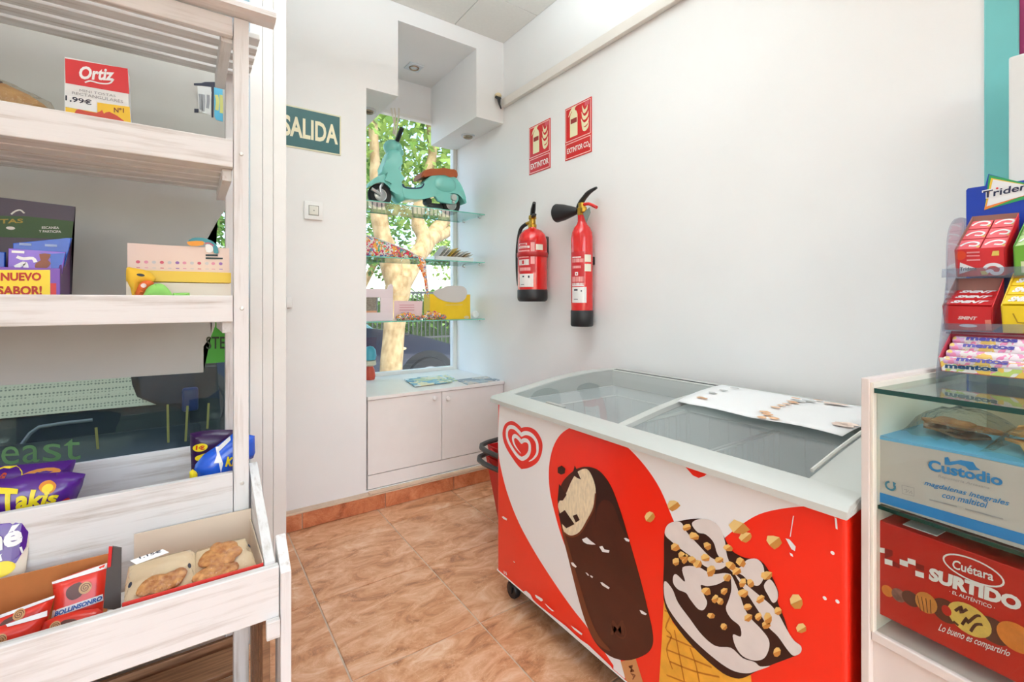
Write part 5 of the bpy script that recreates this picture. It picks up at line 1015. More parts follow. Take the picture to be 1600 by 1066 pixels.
# ------------------------------------------------------------------ second tier goods
z2f = 1.0765; zd = lambda p: zm(p, 0, 300, 6.27)
t = thing('chocolate_display', 'purple chocolate display carton with green header and yellow front strip', 'carton', (-.32, 1.41, z2f))
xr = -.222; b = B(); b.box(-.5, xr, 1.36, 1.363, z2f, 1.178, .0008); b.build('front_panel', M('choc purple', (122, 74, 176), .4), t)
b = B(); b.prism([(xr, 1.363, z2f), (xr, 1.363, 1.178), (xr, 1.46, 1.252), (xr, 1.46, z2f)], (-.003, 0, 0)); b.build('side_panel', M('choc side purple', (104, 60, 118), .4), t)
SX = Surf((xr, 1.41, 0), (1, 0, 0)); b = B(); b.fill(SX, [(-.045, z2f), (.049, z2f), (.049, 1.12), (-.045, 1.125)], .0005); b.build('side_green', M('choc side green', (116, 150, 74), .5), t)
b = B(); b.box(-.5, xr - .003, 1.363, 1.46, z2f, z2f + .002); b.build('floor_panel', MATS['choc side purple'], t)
S = SY(1.46); b = B(); q = [S.px(*p) for p in [(-150, 290), (118, 323), (112, 374), (112, 460), (-150, 460)]]; b.prism([(a, 1.46, max(c, z2f)) for a, c in q], (0, .002, 0)); b.build('header', M('header purple', (50, 22, 48), .4), t)
b = B(); b.pic(S, [(-150, 335), (40, 338), (115, 346), (112, 374), (-150, 366)], .0005); b.build('header_green', M('header green', (40, 74, 18), .5), t)
b = B(); b.txt('ESCANEA', S, zd([(410, 362), (580, 364), (580, 340), (412, 336)]), .001, .02); b.txt('Y PARTICIPA', S, zd([(382, 398), (600, 402), (600, 378), (382, 374)]), .001, .02); b.disc(S, zd([(105, 355)])[0], .007, .0035, .001); b.stroke(S, zd([(110, 220), (150, 190), (200, 178), (240, 210)]), .003, .001, 3); b.build('header_lettering', M('header ink', (206, 204, 196), .5), t)
b = B(); b.txt('TAS', S, zd([(0, 312), (228, 306), (228, 262), (0, 266)]), .001, .03); b.build('gold_lettering', M('gold ink', (150, 130, 30), .5), t)
S = SY(1.36); b = B(); b.pic(S, [(-150, 422), (78.5, 422), (78.5, 466), (-150, 466)], .0005); b.build('yellow_strip', M('strip yellow', (250, 216, 40), .4), t)
b = B(); b.txt('¡NUEVO', S, zd([(-25, 892), (405, 890), (405, 790), (-25, 790)]), .001, .04); b.txt('SABOR!', S, zd([(-25, 1015), (412, 1010), (412, 920), (-25, 922)]), .001, .04); b.build('lettering', M('strip red ink', (186, 44, 20), .5), t)
b = B(); b.pic(S, zd([(495, 895), (552, 895), (552, 1010), (495, 1010)]), .0005); b.build('red_corner', MATS['box red'], t)
bl = M('wrapper blue', (20, 84, 196), .25); vio = M('wrapper violet', (130, 90, 206), .25)
for k, (y, pts, mt, lab) in enumerate(((1.40, [(20, 380), (104, 372), (112, 372), (100, 418), (96, 470), (20, 470)], bl, 'blue chocolate bar at the back of the purple display carton'), (1.375, [(13, 388), (66, 392), (102, 394), (96, 430), (90, 470), (10, 470)], vio, 'violet chocolate bar at the front of the purple display carton'), (1.385, [(-40, 392), (8, 394), (6, 470), (-40, 470)], bl, 'blue chocolate bar at the left of the purple display carton'))):
    S = SY(y); t = thing('chocolate_bar', lab, 'chocolate', (S.px(pts[0][0], 400)[0], y, z2f + .003), 'bars in the purple display carton')
    q = [S.px(*p) for p in pts]; b = B(); b.prism([(a, y, max(c, z2f + .003)) for a, c in q], (0, .008, 0), .0015); b.build('wrapper', mt, t)
    if k == 1:
        b = B(); b.pic(S, zd([(400, 600), (510, 605), (640, 600), (610, 700), (560, 770), (500, 765), (495, 650)]), .0006); b.build('blue_print', bl, t)
        b = B(); b.stroke(S, zd([(165, 635), (230, 655), (320, 650), (350, 690)]), .006, .0008, 3); b.stroke(S, zd([(150, 740), (200, 715), (245, 700), (255, 745)]), .008, .0008, 3); b.stroke(S, zd([(115, 585), (240, 592)]), .005, .0008); b.build('white_script', pw, t)
        b = B(); b.pic(S, zd([(385, 608), (500, 612), (470, 670), (500, 700), (440, 760), (350, 755), (350, 700), (400, 670)]), .001, 2); b.build('chocolate_print', M('choc pic', (140, 74, 46), .4), t)
    if k == 0:
        b = B(); b.stroke(S, zd([(190, 510), (310, 518)]), .005, .0008); b.stroke(S, zd([(440, 522), (560, 528)]), .005, .0008); b.build('silver_print', M('silver ink', (150, 170, 210), .4), t)
# pink display box with bird pictures
zq = lambda p: zm(p, 180, 360, 8.42); S = SY(1.455)
t = thing('toy_display_box', 'pale pink and yellow display box with bird pictures on the second tier', 'display box', (-.01, 1.42, z2f))
q = [S.px(*p) for p in zq([(160, 165), (730, 200), (1500, 235), (1510, 545)])]
pinkb = M('box pink', (238, 216, 208), .6)
b = B(); b.prism([(q[0][0], 1.455, z2f), (q[3][0], 1.455, z2f), (q[2][0], 1.455, q[2][1]), (q[1][0], 1.455, q[1][1]), (q[0][0], 1.455, q[0][1])], (0, .003, 0)); b.build('back_panel', pinkb, t)
SF = SY(1.395); xa, xb = SF.px(197, 0)[0], SF.px(361, 0)[0]; zs = SF.px(280, 424)[1]
b = B(); b.box(xa, xb, 1.395, 1.398, z2f, SF.px(280, 442)[1], .0006); b.build('front_panel', M('box cream', (238, 226, 210), .6), t)
b = B(); b.box(xa, xb, 1.392, 1.45, SF.px(280, 441)[1], zs, .001); b.build('yellow_ledge', M('ledge yellow', (240, 202, 74), .5), t)
b = B(); b.box(xa, xa + .003, 1.398, 1.455, z2f, zs + .004); b.build('side_panel', pinkb, t)
dm = [M('dot red', (206, 90, 116), .5), M('dot pink', (226, 150, 180), .5), M('dot grey', (206, 204, 210), .5), M('dot violet', (150, 110, 190), .5)]
for k, x in enumerate((300, 408, 510, 614, 715, 818, 912, 1010, 1106, 1205, 1290, 1388)):
    b = B(); b.disc(S, zq([(x, 415 + (x - 300) * .023)])[0], .0042, .0038, .0006, 12); b.stroke(S, zq([(x - 20, 490 + (x - 300) * .02), (x + 25, 492 + (x - 300) * .02)]), .0018, .0006); b.build('dot_print', dm[(0, 1, 2, 0, 2, 3, 1, 2, 0, 2, 1, 3)[k]], t)
SB_ = SY(1.45)
b = B(); slab(b, SB_, zq([(960, 150), (1010, 105), (1100, 95), (1200, 110), (1290, 150), (1340, 210), (1358, 300), (1300, 300), (1280, 230), (1190, 170), (1150, 145)]), .002, 0, 2); bird = b.build('toucan_cutout', M('bird teal', (70, 150, 162), .5), t)
b = B(); b.pic(SB_, zq([(945, 165), (980, 145), (1150, 142), (1155, 195), (1000, 208)]), .0016, 2); b.build('beak_print', M('beak orange', (240, 160, 50), .5), bird)
b = B(); b.pic(SB_, zq([(1185, 195), (1240, 185), (1285, 220), (1280, 285), (1200, 285)]), .0014, 2); b.build('face_print', pw, bird)
b = B(); b.stroke(SB_, zq([(1182, 172), (1240, 170), (1295, 205)]), .003, .0018, 3); b.build('brow_print', dm[0], bird)
b = B(); b.pic(S, zq([(1190, 315), (1350, 318), (1350, 342), (1190, 340)]), .0008); b.pic(S, zq([(1190, 355), (1415, 360), (1415, 382), (1190, 380)]), .0008); b.build('black_label', M('label black', (40, 60, 64), .5), t)
# parrot toy in front
S = SY(1.375); t = thing('parrot_toy', 'soft yellow and green parrot toy lying in front of the pink display box', 'toy', (-.07, 1.375, z2f))
b = B(); b.pillow(S, zq([(150, 490), (230, 495), (330, 510), (450, 545), (530, 630), (480, 690), (330, 690), (310, 770), (270, 870), (230, 900), (200, 760), (150, 650)]), .014, .018, .006, .2, 2); b.build('yellow_body', M('plush yellow', (244, 196, 60), .8), t, True)
b = B(); b.disc(S, zq([(342, 592)])[0], .0075, .0032, .001, 14, rot=-.15); b.build('eye_print', black, t)
S3 = SY(1.366); b = B(); b.pillow(S3, zq([(262, 860), (290, 760), (330, 690), (400, 660), (480, 670), (510, 700), (440, 760), (380, 840), (330, 900)]), .012, .012, .006, .2, 2); b.build('orange_head', M('plush orange', (232, 110, 50), .8), t, True)
b = B(); b.disc(S3, zq([(378, 728)])[0], .0055, .005, .0012, 14); b.build('face_print', M('plush face', (246, 220, 214), .7), t)
S4 = SY(1.36); b = B(); b.pillow(S4, zq([(370, 920), (380, 830), (430, 750), (520, 705), (620, 705), (690, 760), (760, 850), (780, 920)]), .014, .016, .006, .2, 2); b.pillow(SY(1.362), zq([(760, 825), (980, 820), (985, 900), (760, 920)]), .005, .008, .006); b.build('green_body', M('plush green', (150, 214, 110), .8), t, True)
# ------------------------------------------------------------------ snack bags in the middle bin
purple = M('bag purple', (84, 30, 140), .25, coat=.3); dpur = M('bag dark purple', (46, 12, 66), .3); yell = M('bag yellow', (246, 222, 30), .35); zt5 = lambda p: zm(p, 0, 700, 5.08)
def bag(name, lab, cat, S, pts, h, R, mat, floor, grp=None, back=.3, step=.008):
    c = S.ray(sum(p[0] for p in pts) / len(pts), sum(p[1] for p in pts) / len(pts)); t = thing(name, lab, cat, (c.x, c.y, floor), grp)
    b = B(); b.pillow(S, pts, h, R, step, back, 0, floor + .001 if abs(S.n.z) < .01 else None); b.build('packet', mat, t, True); return t
S = SY(1.47); t = bag('snack_bag', 'rear purple snack bag with a yellow price oval in the middle bin', 'snack bag', S, zt5([(-500, 190), (0, 145), (300, 122), (600, 92), (602, 112), (575, 190), (575, 700), (560, 900), (-500, 950)]), .03, .04, purple, .562, 'purple snack bags')
b = B(); b.disc(S, zt5([(62, 205)])[0], .028, .019, .0012, 18); ov = b.build('price_oval', yell, t)
b = B(); b.txt('1€', S, zt5([(0, 240), (80, 236), (82, 172), (0, 178)]), .0022, .04); b.build('price_lettering', M('price red', (206, 60, 20), .4), ov)
b = B(); b.disc(S, zt5([(350, 178)])[0], .032, .01, .0012, 14); b.build('flame_print', M('flame orange', (226, 140, 30), .4), t)
S = SY(1.40); t = bag('snack_bag', 'front purple snack bag with slanted yellow lettering in the middle bin', 'snack bag', S, zt5([(-300, 260), (100, 240), (215, 205), (400, 198), (540, 188), (680, 206), (655, 300), (610, 400), (590, 700), (560, 900), (-300, 950)]), .034, .05, purple, .562, 'purple snack bags')
b = B(); b.txt('Takis', S, zt5([(60, 475), (470, 400), (510, 300), (10, 285)]), .0025, .04, .15); b.build('lettering', yell, t)
b = B(); b.pic(S, zt5([(335, 280), (360, 245), (420, 232), (470, 262), (450, 310), (395, 325), (360, 310)]), .0012, 3); b.build('flame_print', MATS['flame orange'], t)
b = B(); b.disc(S, zt5([(405, 285)])[0], .009, .0085, .002, 14); b.build('swirl_print', yell, t)
b = B(); b.pic(S, zt5([(485, 405), (520, 380), (560, 365), (575, 395), (540, 430), (480, 430)]), .0012, 2); b.build('red_print', MATS['box red'], t)
zb3 = lambda p: zm(p, 280, 660, 11.85)
S = SY(1.49); t = bag('snack_bag', 'dark purple snack bag behind the blue one at the right of the middle bin', 'snack bag', S, zb3([(195, 205), (400, 160), (700, 138), (1010, 140), (1010, 500), (980, 1500), (260, 1500), (215, 700)]), .025, .04, dpur, .562, 'purple snack bags')
b = B(); b.disc(S, zb3([(385, 430)])[0], .0165, .0105, .0012, 16, rot=.1); ov = b.build('price_oval', yell, t)
b = B(); b.txt('1€', S, zb3([(300, 480), (470, 460), (470, 385), (310, 390)]), .0022, .04); b.build('price_lettering', MATS['price red'], ov)
b = B(); b.pic(S, zb3([(290, 630), (340, 580), (520, 520), (400, 660), (310, 670)]), .0012, 2); b.build('lettering_stroke', yell, t)
bb = M('bag blue', (24, 92, 214), .25, coat=.3)
S = SY(1.39); t = bag('snack_bag', 'blue snack bag with white star slumped at the right of the middle bin', 'snack bag', S, zb3([(1400, 250), (1020, 180), (930, 262), (670, 455), (450, 600), (300, 780), (270, 880), (330, 960), (380, 1300), (990, 1300), (1000, 780), (1370, 660), (1410, 560)]), .03, .04, bb, .562, None, .3, .006)
b = B(); b.pic(S, zb3([(940, 250), (945, 300), (730, 500), (800, 700), (760, 870), (720, 690), (630, 700), (690, 560), (670, 440), (720, 430)]), .0015, 0, .006); b.build('star_print', pw, t)
b = B(); b.txt('KIS', S, zb3([(835, 765), (1085, 800), (1095, 610), (880, 570)]), .002, .05); b.build('lettering', yell, t)
b = B(); b.pillow(SY(1.35), zb3([(190, 920), (250, 870), (320, 920), (340, 960), (330, 1250), (200, 1250)]), .01, .012, .005); b.build('yellow_corner', yell, t, True)
# ------------------------------------------------------------------ goods in the lower bin
zl = .487
S = Surf((0, 1.27, .5), (0, -.97, .24)); t = bag('snack_bag', 'cream and violet snack bag at the far left of the lower bin', 'snack bag', S, zt5([(-250, 545), (0, 512), (255, 528), (250, 610), (205, 970), (120, 1120), (-250, 1150)]), .012, .03, M('bag cream', (236, 224, 206), .35), zl)
b = B(); b.pic(S, zt5([(-200, 620), (0, 572), (70, 575), (115, 602), (150, 575), (250, 542), (215, 780), (140, 905), (-200, 960)]), .001, 0, .01); b.build('violet_print', purple, t)
b = B(); b.txt('né', S, zt5([(-100, 845), (192, 750), (192, 590), (-100, 660)]), .0035, .04); b.stroke(S, zt5([(0, 870), (190, 800)]), .012, .0018); b.build('lettering', pw, t)
b = B(); b.disc(S, zt5([(20, 955)])[0], .02, .014, .0018); b.build('yellow_print', yell, t)
zr = lambda p: zm(p, 0, 840, 6.27); card = M('cardboard', (190, 118, 62), .8, var=.05, scale=30)
t = thing('cardboard_tray', 'open brown cardboard tray with a dark end flap in the lower bin', 'tray', (-.2, 1.17, zl))
S = SY(1.255); xe = S.px(170, 900)[0]; zt_ = S.px(168, 866)[1]
b = B(); b.box(-.6, xe, 1.255, 1.258, zl, zt_, .0005); b.box(-.6, xe, 1.075, 1.255, zl, zl + .003); b.build('tray_body', card, t)
S = SY(1.135); b = B(); slab(b, S, zr([(1100, 85), (1192, 100), (1183, 690), (1120, 705), (1012, 690), (1045, 300)]), .003); b.build('end_flap', M('flap grey', (84, 80, 78), .7), t)
b = B(); slab(b, S, zr([(1070, 80), (1105, 82), (1088, 275), (1056, 282)]), .003, off=.004); b.build('red_edge', MATS['box red'], t)
rb_ = M('bag red', (222, 50, 32), .3, coat=.2); roll_ = M('roll brown print', (92, 44, 30), .4); tanp = M('roll cream print', (206, 158, 104), .4)
def rollpic(S, t, pts, c, r, sc=1):
    b = B(); b.pic(S, pts, .0015, 2); b.build('roll_print', roll_, t)
    b = B(); b.disc(S, c, r, r * 1.1, .002, 16); d = b.build('swirl_print', tanp, t)
    a0, b0 = S.px(*c); b = B(); b.stroke(S, [(a0 + r * .8 * (1 - i / 30) * math.cos(i * .5), b0 + r * .85 * (1 - i / 30) * math.sin(i * .5)) for i in range(28)], r * .12, .0026, px=False); b.build('swirl_line', roll_, d)
S = Surf((0, 1.20, .53), (0, -.93, .36)); t = bag('biscuit_bag', 'red biscuit roll bag with a blue lettered band standing in the cardboard tray', 'snack bag', S, zr([(510, 435), (780, 335), (1050, 250), (1052, 420), (1035, 620), (1000, 760), (490, 900), (530, 620)]), .013, .02, rb_, zl + .003, 'red biscuit bags', .2, .006)
rollpic(S, t, zr([(660, 530), (690, 480), (790, 430), (850, 480), (800, 570), (720, 605), (670, 580)]), zr([(848, 485)])[0], .0095)
b = B(); b.pic(S, zr([(520, 715), (1015, 548), (1018, 612), (505, 790)]), .0012, 0, .01); wb = b.build('white_band', pw, t)
b = B(); b.txt('BOLLINSONRO', S, zr([(545, 768), (1010, 605), (1008, 562), (545, 722)]), .002, .05, .2); b.build('lettering', M('band blue', (30, 90, 170), .4), wb)
b = B(); b.pic(S, zr([(512, 436), (1050, 250), (1050, 300), (515, 458)]), .0014, 0, .01); b.build('seam', pw, t)
S = Surf((0, 1.165, .52), (0, -.93, .36)); t = bag('biscuit_bag', 'red biscuit roll bag lying low at the front of the cardboard tray', 'snack bag', S, zr([(380, 960), (430, 830), (560, 770), (760, 720), (960, 695), (1010, 730), (1000, 900), (400, 1080)]), .013, .02, rb_, zl + .003, 'red biscuit bags', .2, .006)
rollpic(S, t, zr([(600, 840), (640, 800), (740, 790), (770, 810), (680, 840), (610, 870)]), zr([(555, 860)])[0], .0075)
S = Surf((0, 1.185, .52), (0, -.93, .36)); t = bag('biscuit_bag', 'red biscuit roll bag at the rear left of the cardboard tray', 'snack bag', S, zr([(-300, 860), (0, 765), (300, 650), (540, 568), (515, 650), (440, 900), (-300, 1150)]), .013, .02, rb_, zl + .003, 'red biscuit bags', .2, .006)
rollpic(S, t, zr([(20, 850), (60, 800), (180, 745), (230, 740), (150, 800), (60, 850)]), zr([(205, 745)])[0], .008)
b = B(); b.pic(S, zr([(-200, 800), (0, 758), (540, 565), (538, 590), (0, 790), (-200, 835)]), .0014, 0, .01); b.build('seam', pw, t)
S = Surf((0, 1.14, .51), (0, -.93, .36)); t = bag('biscuit_bag', 'red biscuit roll bag at the front left of the cardboard tray', 'snack bag', S, zr([(-300, 1000), (0, 872), (300, 770), (470, 715), (450, 800), (340, 1000), (-300, 1200)]), .013, .02, rb_, zl + .003, 'red biscuit bags', .2, .006)
rollpic(S, t, zr([(-60, 1020), (-20, 970), (30, 990), (0, 1040)]), zr([(28, 990)])[0], .008)
b = B(); b.pic(S, zr([(60, 850), (470, 712), (470, 765), (90, 868)]), .0014, 0, .01); b.build('seam', pw, t)
# waffle packs in a low red edged tray
zw = lambda p: zm(p, 170, 820, 6.667)
t = thing('low_tray', 'low cream tray with a thin red front edge at the right of the lower bin', 'tray', (.05, 1.17, zl))
SFr = SY(1.068); xa = SFr.px(*zw([(140, 885)])[0])[0]; xb = .1265
b = B(); b.box(xa, xb, 1.0655, 1.068, zl, .5765, .0005); b.build('front_edge', M('tray red', (206, 44, 34), .4), t)
b = B(); b.box(xa, xb, 1.068, 1.29, zl, zl + .002); b.box(xa, xb, 1.288, 1.29, zl, .606); b.box(xb - .002, xb, 1.068, 1.288, zl, .58); b.build('tray_body', M('tray cream', (226, 208, 186), .7), t)
waf = M('waffle', (172, 104, 52), .6, c2=(222, 164, 102), scale=90, bump=.8)
ST = Surf((0, 1.08, .548), (0, -.42, .9))
for k, (pts, lab, wf) in enumerate((([(205, 440), (520, 350), (850, 262), (900, 300), (905, 620), (560, 790), (260, 900), (150, 920), (170, 640)], 'clear pack of waffles under the white price label in the lower bin', [(400, 690, .019), (480, 660, .021), (560, 625, .02), (640, 600, .021), (720, 570, .018), (520, 690, .018), (660, 640, .017)]), ([(905, 290), (1180, 205), (1420, 145), (1500, 300), (1545, 440), (1200, 570), (900, 660)], 'clear pack of waffles at the right end of the lower bin', [(1150, 290, .019), (1230, 270, .02), (1290, 330, .018), (1030, 390, .02), (1110, 400, .02), (1210, 390, .019), (980, 570, .019), (1070, 540, .02), (1160, 520, .021), (1250, 490, .018)]))):
    t = thing('waffle_pack', lab, 'waffles', ST.ray(*zw([pts[0]])[0]) , 'waffle packs in the lower bin')
    b = B(); b.pillow(ST, zw(pts), .003, .01, .012, 0); b.build('backing', M('waffle paper', (232, 212, 184), .7), t, True)
    for x, y, r in wf:
        a, c = ST.px(*zw([(x, y)])[0]); b = B(); Rm = Matrix((ST.u, ST.v, ST.n)).transposed(); b.ell(ST.at(a, c, .006), (r, r * .72, .0055), 14, 8, Rm @ Matrix.Rotation(.15 + x * .01, 3, 'Z'), .8); b.build('waffle', waf, t, True)
    S5 = Surf(ST.O, ST.n); b = B(); b.pillow(S5, zw(pts), .02, .025, .012, 0); b.build('film', film, t, True)
    b = B(); 
    for x, y in (((225, 690), (840, 490)) if k == 0 else ((1460, 255),)): b.disc(S5, zw([(x, y)])[0], .003, .006, .001, 10)
    b.build('ink_mark', ink, t)
S6 = Surf(ST.O + ST.n * .022 + V((0, .01, .004)), (0, -.6, .8)); t = thing('price_tag', 'white price tag lying on the waffle pack in the lower bin', 'price tag', S6.ray(*zw([(420, 340)])[0]))
b = B(); b.prism([S6.at(*S6.px(*p)) for p in zw([(220, 378), (560, 258), (628, 290), (285, 418)])], S6.n * .0008); b.build('tag', plainw, t)
b = B(); b.txt('1,15€', S6, zw([(325, 365), (555, 292), (540, 268), (312, 340)]), .0016, .02); b.build('lettering', ink, t)
# ------------------------------------------------------------------ the street outside
GZ0 = -.24
b = B(); b.box(-14, 22, 2.46, 4.9, GZ0 - .1, GZ0); b.bm.normal_update(); o = b.build('pavement', M('pavement', (206, 200, 190), .8, var=.06, scale=6)); struct(o); o['label'] = 'grey pavement outside the shop'
b = B(); b.box(-14, 22, 4.9, 9.5, GZ0 - .1, GZ0 - .05); o = b.build('road', M('asphalt', (120, 116, 112), .85, var=.08, scale=40)); struct(o)
b = B(); b.box(-14, 30, 9.5, 40, GZ0 - .1, GZ0 + .02); o = b.build('far_pavement', M('pink paving', (206, 176, 164), .8, var=.06, scale=3)); struct(o)
bark = M('bark', (142, 116, 78), .85, c2=(190, 166, 124), scale=14, bump=.8, stretch=(1, 1, .6))
leafm = bpy.data.materials.new('leaf'); leafm.use_nodes = True; lt = leafm.node_tree; lp = lt.nodes['Principled BSDF']
def leaf_mat(m, a, c):
    t_ = m.node_tree; p = t_.nodes['Principled BSDF']; gi = t_.nodes.new('ShaderNodeNewGeometry'); rp = t_.nodes.new('ShaderNodeValToRGB')
    rp.color_ramp.elements[0].color = rgb(*a); rp.color_ramp.elements[1].color = rgb(*c); t_.links.new(gi.outputs['Random Per Island'], rp.inputs[0]); t_.links.new(rp.outputs[0], p.inputs['Base Color']); p.inputs['Roughness'].default_value = .45
    out = t_.nodes['Material Output']; tl = t_.nodes.new('ShaderNodeBsdfTranslucent'); t_.links.new(rp.outputs[0], tl.inputs[0]); mx = t_.nodes.new('ShaderNodeMixShader'); mx.inputs[0].default_value = .4
    t_.links.new(p.outputs[0], mx.inputs[1]); t_.links.new(tl.outputs[0], mx.inputs[2]); t_.links.new(mx.outputs[0], out.inputs[0])
leaf_mat(leafm, (84, 128, 44), (196, 220, 118))
leaf2 = bpy.data.materials.new('dark leaf'); leaf2.use_nodes = True; leaf_mat(leaf2, (52, 92, 44), (130, 172, 84))
def leaves(name, mat, parent, blobs, n, size, seed):
    r = random.Random(seed); vs = []; fs = []; wts = [b_[3] * b_[4] * b_[5] for b_ in blobs]
    for _ in range(n):
        c = r.choices(blobs, wts)[0]
        while True:
            q = V((r.uniform(-1, 1), r.uniform(-1, 1), r.uniform(-1, 1)))
            if q.length < 1: break
        p = V((c[0] + q.x * c[3], c[1] + q.y * c[4], c[2] + q.z * c[5])); u = V((r.gauss(0, 1), r.gauss(0, 1), r.gauss(0, .6))).normalized(); w = u.cross(V((r.gauss(0, 1), r.gauss(0, 1), r.gauss(0, 1)))).normalized(); s_ = size * r.uniform(.6, 1.3); k = len(vs)
        vs += [p, p + u * s_ * .5 + w * s_ * .28, p + u * s_ * 1.1, p + u * s_ * .5 - w * s_ * .28]; fs.append((k, k + 1, k + 2, k + 3))
    me = bpy.data.meshes.new(name); o0 = WL[parent.name]; me.from_pydata([tuple(v - o0) for v in vs], [], fs); me.materials.append(mat); o = bpy.data.objects.new(name, me); C.objects.link(o); o.parent = parent; o['kind'] = 'stuff'; return o
tp = lambda x, y, Y: PX(x, y, Y=Y)
tr = thing('street_tree', 'pale barked forked street tree in front of the niche window', 'tree', (1.85, 5.0, GZ0))
b = B(); b.tube(crv([V((1.84, 5, GZ0)), tp(611, 580, 5), tp(614, 540, 5), tp(617, 500, 5), tp(621, 460, 5), tp(624, 432, 5)], 4, False), [.15] * 4 + [.122] * 4 + [.118] * 4 + [.125] * 4 + [.14] * 5, 18); b.build('trunk', bark, tr, True)
for q, r in (([(620, 445, 5), (608, 405, 5), (598, 370, 4.98), (590, 320, 4.95), (586, 250, 4.9), (580, 150, 4.9), (575, 60, 4.8)], [.12, .11, .09, .065, .05, .04, .03]), ([(625, 445, 5), (645, 410, 5.1), (668, 378, 5.3), (690, 350, 5.5), (725, 305, 5.8), (760, 250, 6.2)], [.12, .11, .1, .085, .07, .05]), ([(652, 405, 5.1), (662, 372, 5.2), (652, 340, 5.25), (664, 280, 5.3), (676, 240, 5.3), (670, 170, 5.4), (660, 60, 5.4)], [.09, .09, .07, .06, .055, .045, .03]), ([(672, 375, 5.3), (700, 362, 5.5), (740, 352, 5.9)], [.08, .07, .05])):
    pts = crv([tp(*p) for p in q], 4, False); b = B(); b.tube(pts, [r[min(len(r) - 1, i // 4)] for i in range(len(pts))], 12); b.build('limb', bark, tr, True)
leaves('crown', leafm, tr, [(1.8, 5.4, 3.6, 1.6, 1.3, 1.1), (3.0, 6.2, 3.3, 1.6, 1.4, 1.2), (1.0, 5.6, 3.0, 1.2, 1.0, .8), (2.4, 5.6, 4.4, 2.0, 1.6, .9), (1.9, 6.6, 2.7, .9, .8, .5), (3.6, 6.6, 2.5, .9, .8, .6)], 9000, .12, 5)
for k, (x, y, h_, lab) in enumerate(((4.4, 15.2, 5.0, 'leafy green tree across the street behind the car'), (9.0, 15.6, 5.2, 'leafy green tree further right across the street'), (-.4, 15.6, 5.4, 'leafy green tree further left across the street'))):
    t = thing('background_tree', lab, 'tree', (x, y, GZ0), 'trees across the street')
    b = B(); b.tube([V((x, y, GZ0)), V((x + .1, y, 1.4)), V((x - .1, y, 3))], [.22, .17, .12], 12); b.tube([V((x + .08, y, 1.2)), V((x + .7, y, 2.4)), V((x + 1.2, y, 3.4))], [.13, .1, .06], 10); b.build('trunk', bark, t, True)
    leaves('crown', (leaf2, leafm, leaf2)[k], t, [(x, y, 3.9, 2.2, 1.6, 1.7), (x + .9, y - .5, 2.6, 1.3, 1.0, .8), (x - 1.0, y, 2.6, 1.2, 1.0, .8), (x, y, 5.6, 1.8, 1.4, 1.3)], 4200, .2, 20 + k)
t = thing('hedge', 'low clipped green hedge behind the street railing', 'hedge', (5, 12.6, GZ0)); leaves('foliage', leaf2, t, [(3.2 + i * .9, 12.6, .75, .7, .4, .75) for i in range(7)], 3500, .14, 9)
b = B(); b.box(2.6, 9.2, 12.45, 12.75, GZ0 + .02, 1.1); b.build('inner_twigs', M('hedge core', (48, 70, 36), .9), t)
t = thing('street_railing', 'dark iron street railing in front of the hedge', 'railing', (5, 11.6, GZ0)); ir = M('iron', (58, 62, 62), .5)
for i in range(44):
    x = 3.2 + i * .12; b = B(); b.box(x, x + .025, 11.6, 11.625, GZ0 + .02, 1.35); b.build('bar', ir, t)
for z in (.1, 1.3):
    b = B(); b.box(3.1, 8.5, 11.595, 11.63, z, z + .05); b.build('rail', ir, t)
# parked car seen through the niche window
cp = M('car paint', (40, 48, 66), .2, metal=.2, coat=.8); cg = M('car window', (92, 140, 146), .12)
car = thing('parked_car', 'dark blue parked car behind the pale street tree', 'car', (1.3, 6.4, GZ0 - .05))
YC = 5.55
b = B(); b.prism([(x, YC, z) for x, z in crv([V(p) for p in ((3.3, .0), (3.36, .2), (3.22, .42), (2.91, .52), (2.55, .63), (2.2, .71), (1.95, .755), (1.6, .79), (.4, .82), (-.4, .8), (-.7, .6), (-.72, .1))], 4, False) + [V((-.6, -.05)), V((3.2, -.05))]], (0, 1.65, 0), .06, 4); b.build('body', cp, car, True)
b = B(); b.prism([(1.9, YC + .1, .75), (1.3, YC + .18, 1.18), (.9, YC + .2, 1.24), (-.1, YC + .2, 1.22), (-.6, YC + .12, .8)], (0, 1.4, 0), .04, 3); cab = b.build('cabin', cg, car, True)
b = B(); b.box(-.05, 1.25, YC + .2, YC + 1.5, 1.2, 1.265, .03); b.build('roof', cp, cab, True)
for x in (2.55, .0):
    b = B(); b.lathe([(.0, .004), (.4, .004), (.4, -.02)], (x, YC, .07), (0, -1, 0), 32); b.build('wheel_arch', M('arch black', (26, 28, 30), .7), car, True)
    b = B(); b.lathe([(.2, .05), (.3, .05), (.315, .02), (.315, -.1)], (x, YC, .07), (0, -1, 0), 32); w = b.build('tyre', rub, car, True)
    b = B(); b.lathe([(.205, .045), (.19, .03), (.12, .028), (.05, .045), (0, .045)], (x, YC, .07), (0, -1, 0), 24)
    for i in range(6): R = Matrix.Rotation(i * math.pi / 3, 3, 'Y'); b.obox((x, YC - .045, .07), R @ V((1, 0, 0)), (0, 1, 0), R @ V((0, 0, 1)), .04, .19, -.008, .008, -.02, .02)
    b.build('rim', M('alloy', (200, 202, 204), .3, metal=.5), w, True)
p = PX(630, 545, Y=YC); b = B(); b.ell(p, (.045, .012, .018), 12, 8); b.build('side_light', M('amber light', (232, 214, 150), .3), car, True)
b = B(); b.ell(PX(635, 523, Y=YC + .02), (.05, .03, .015), 12, 8); b.build('washer_vent', black, car, True)
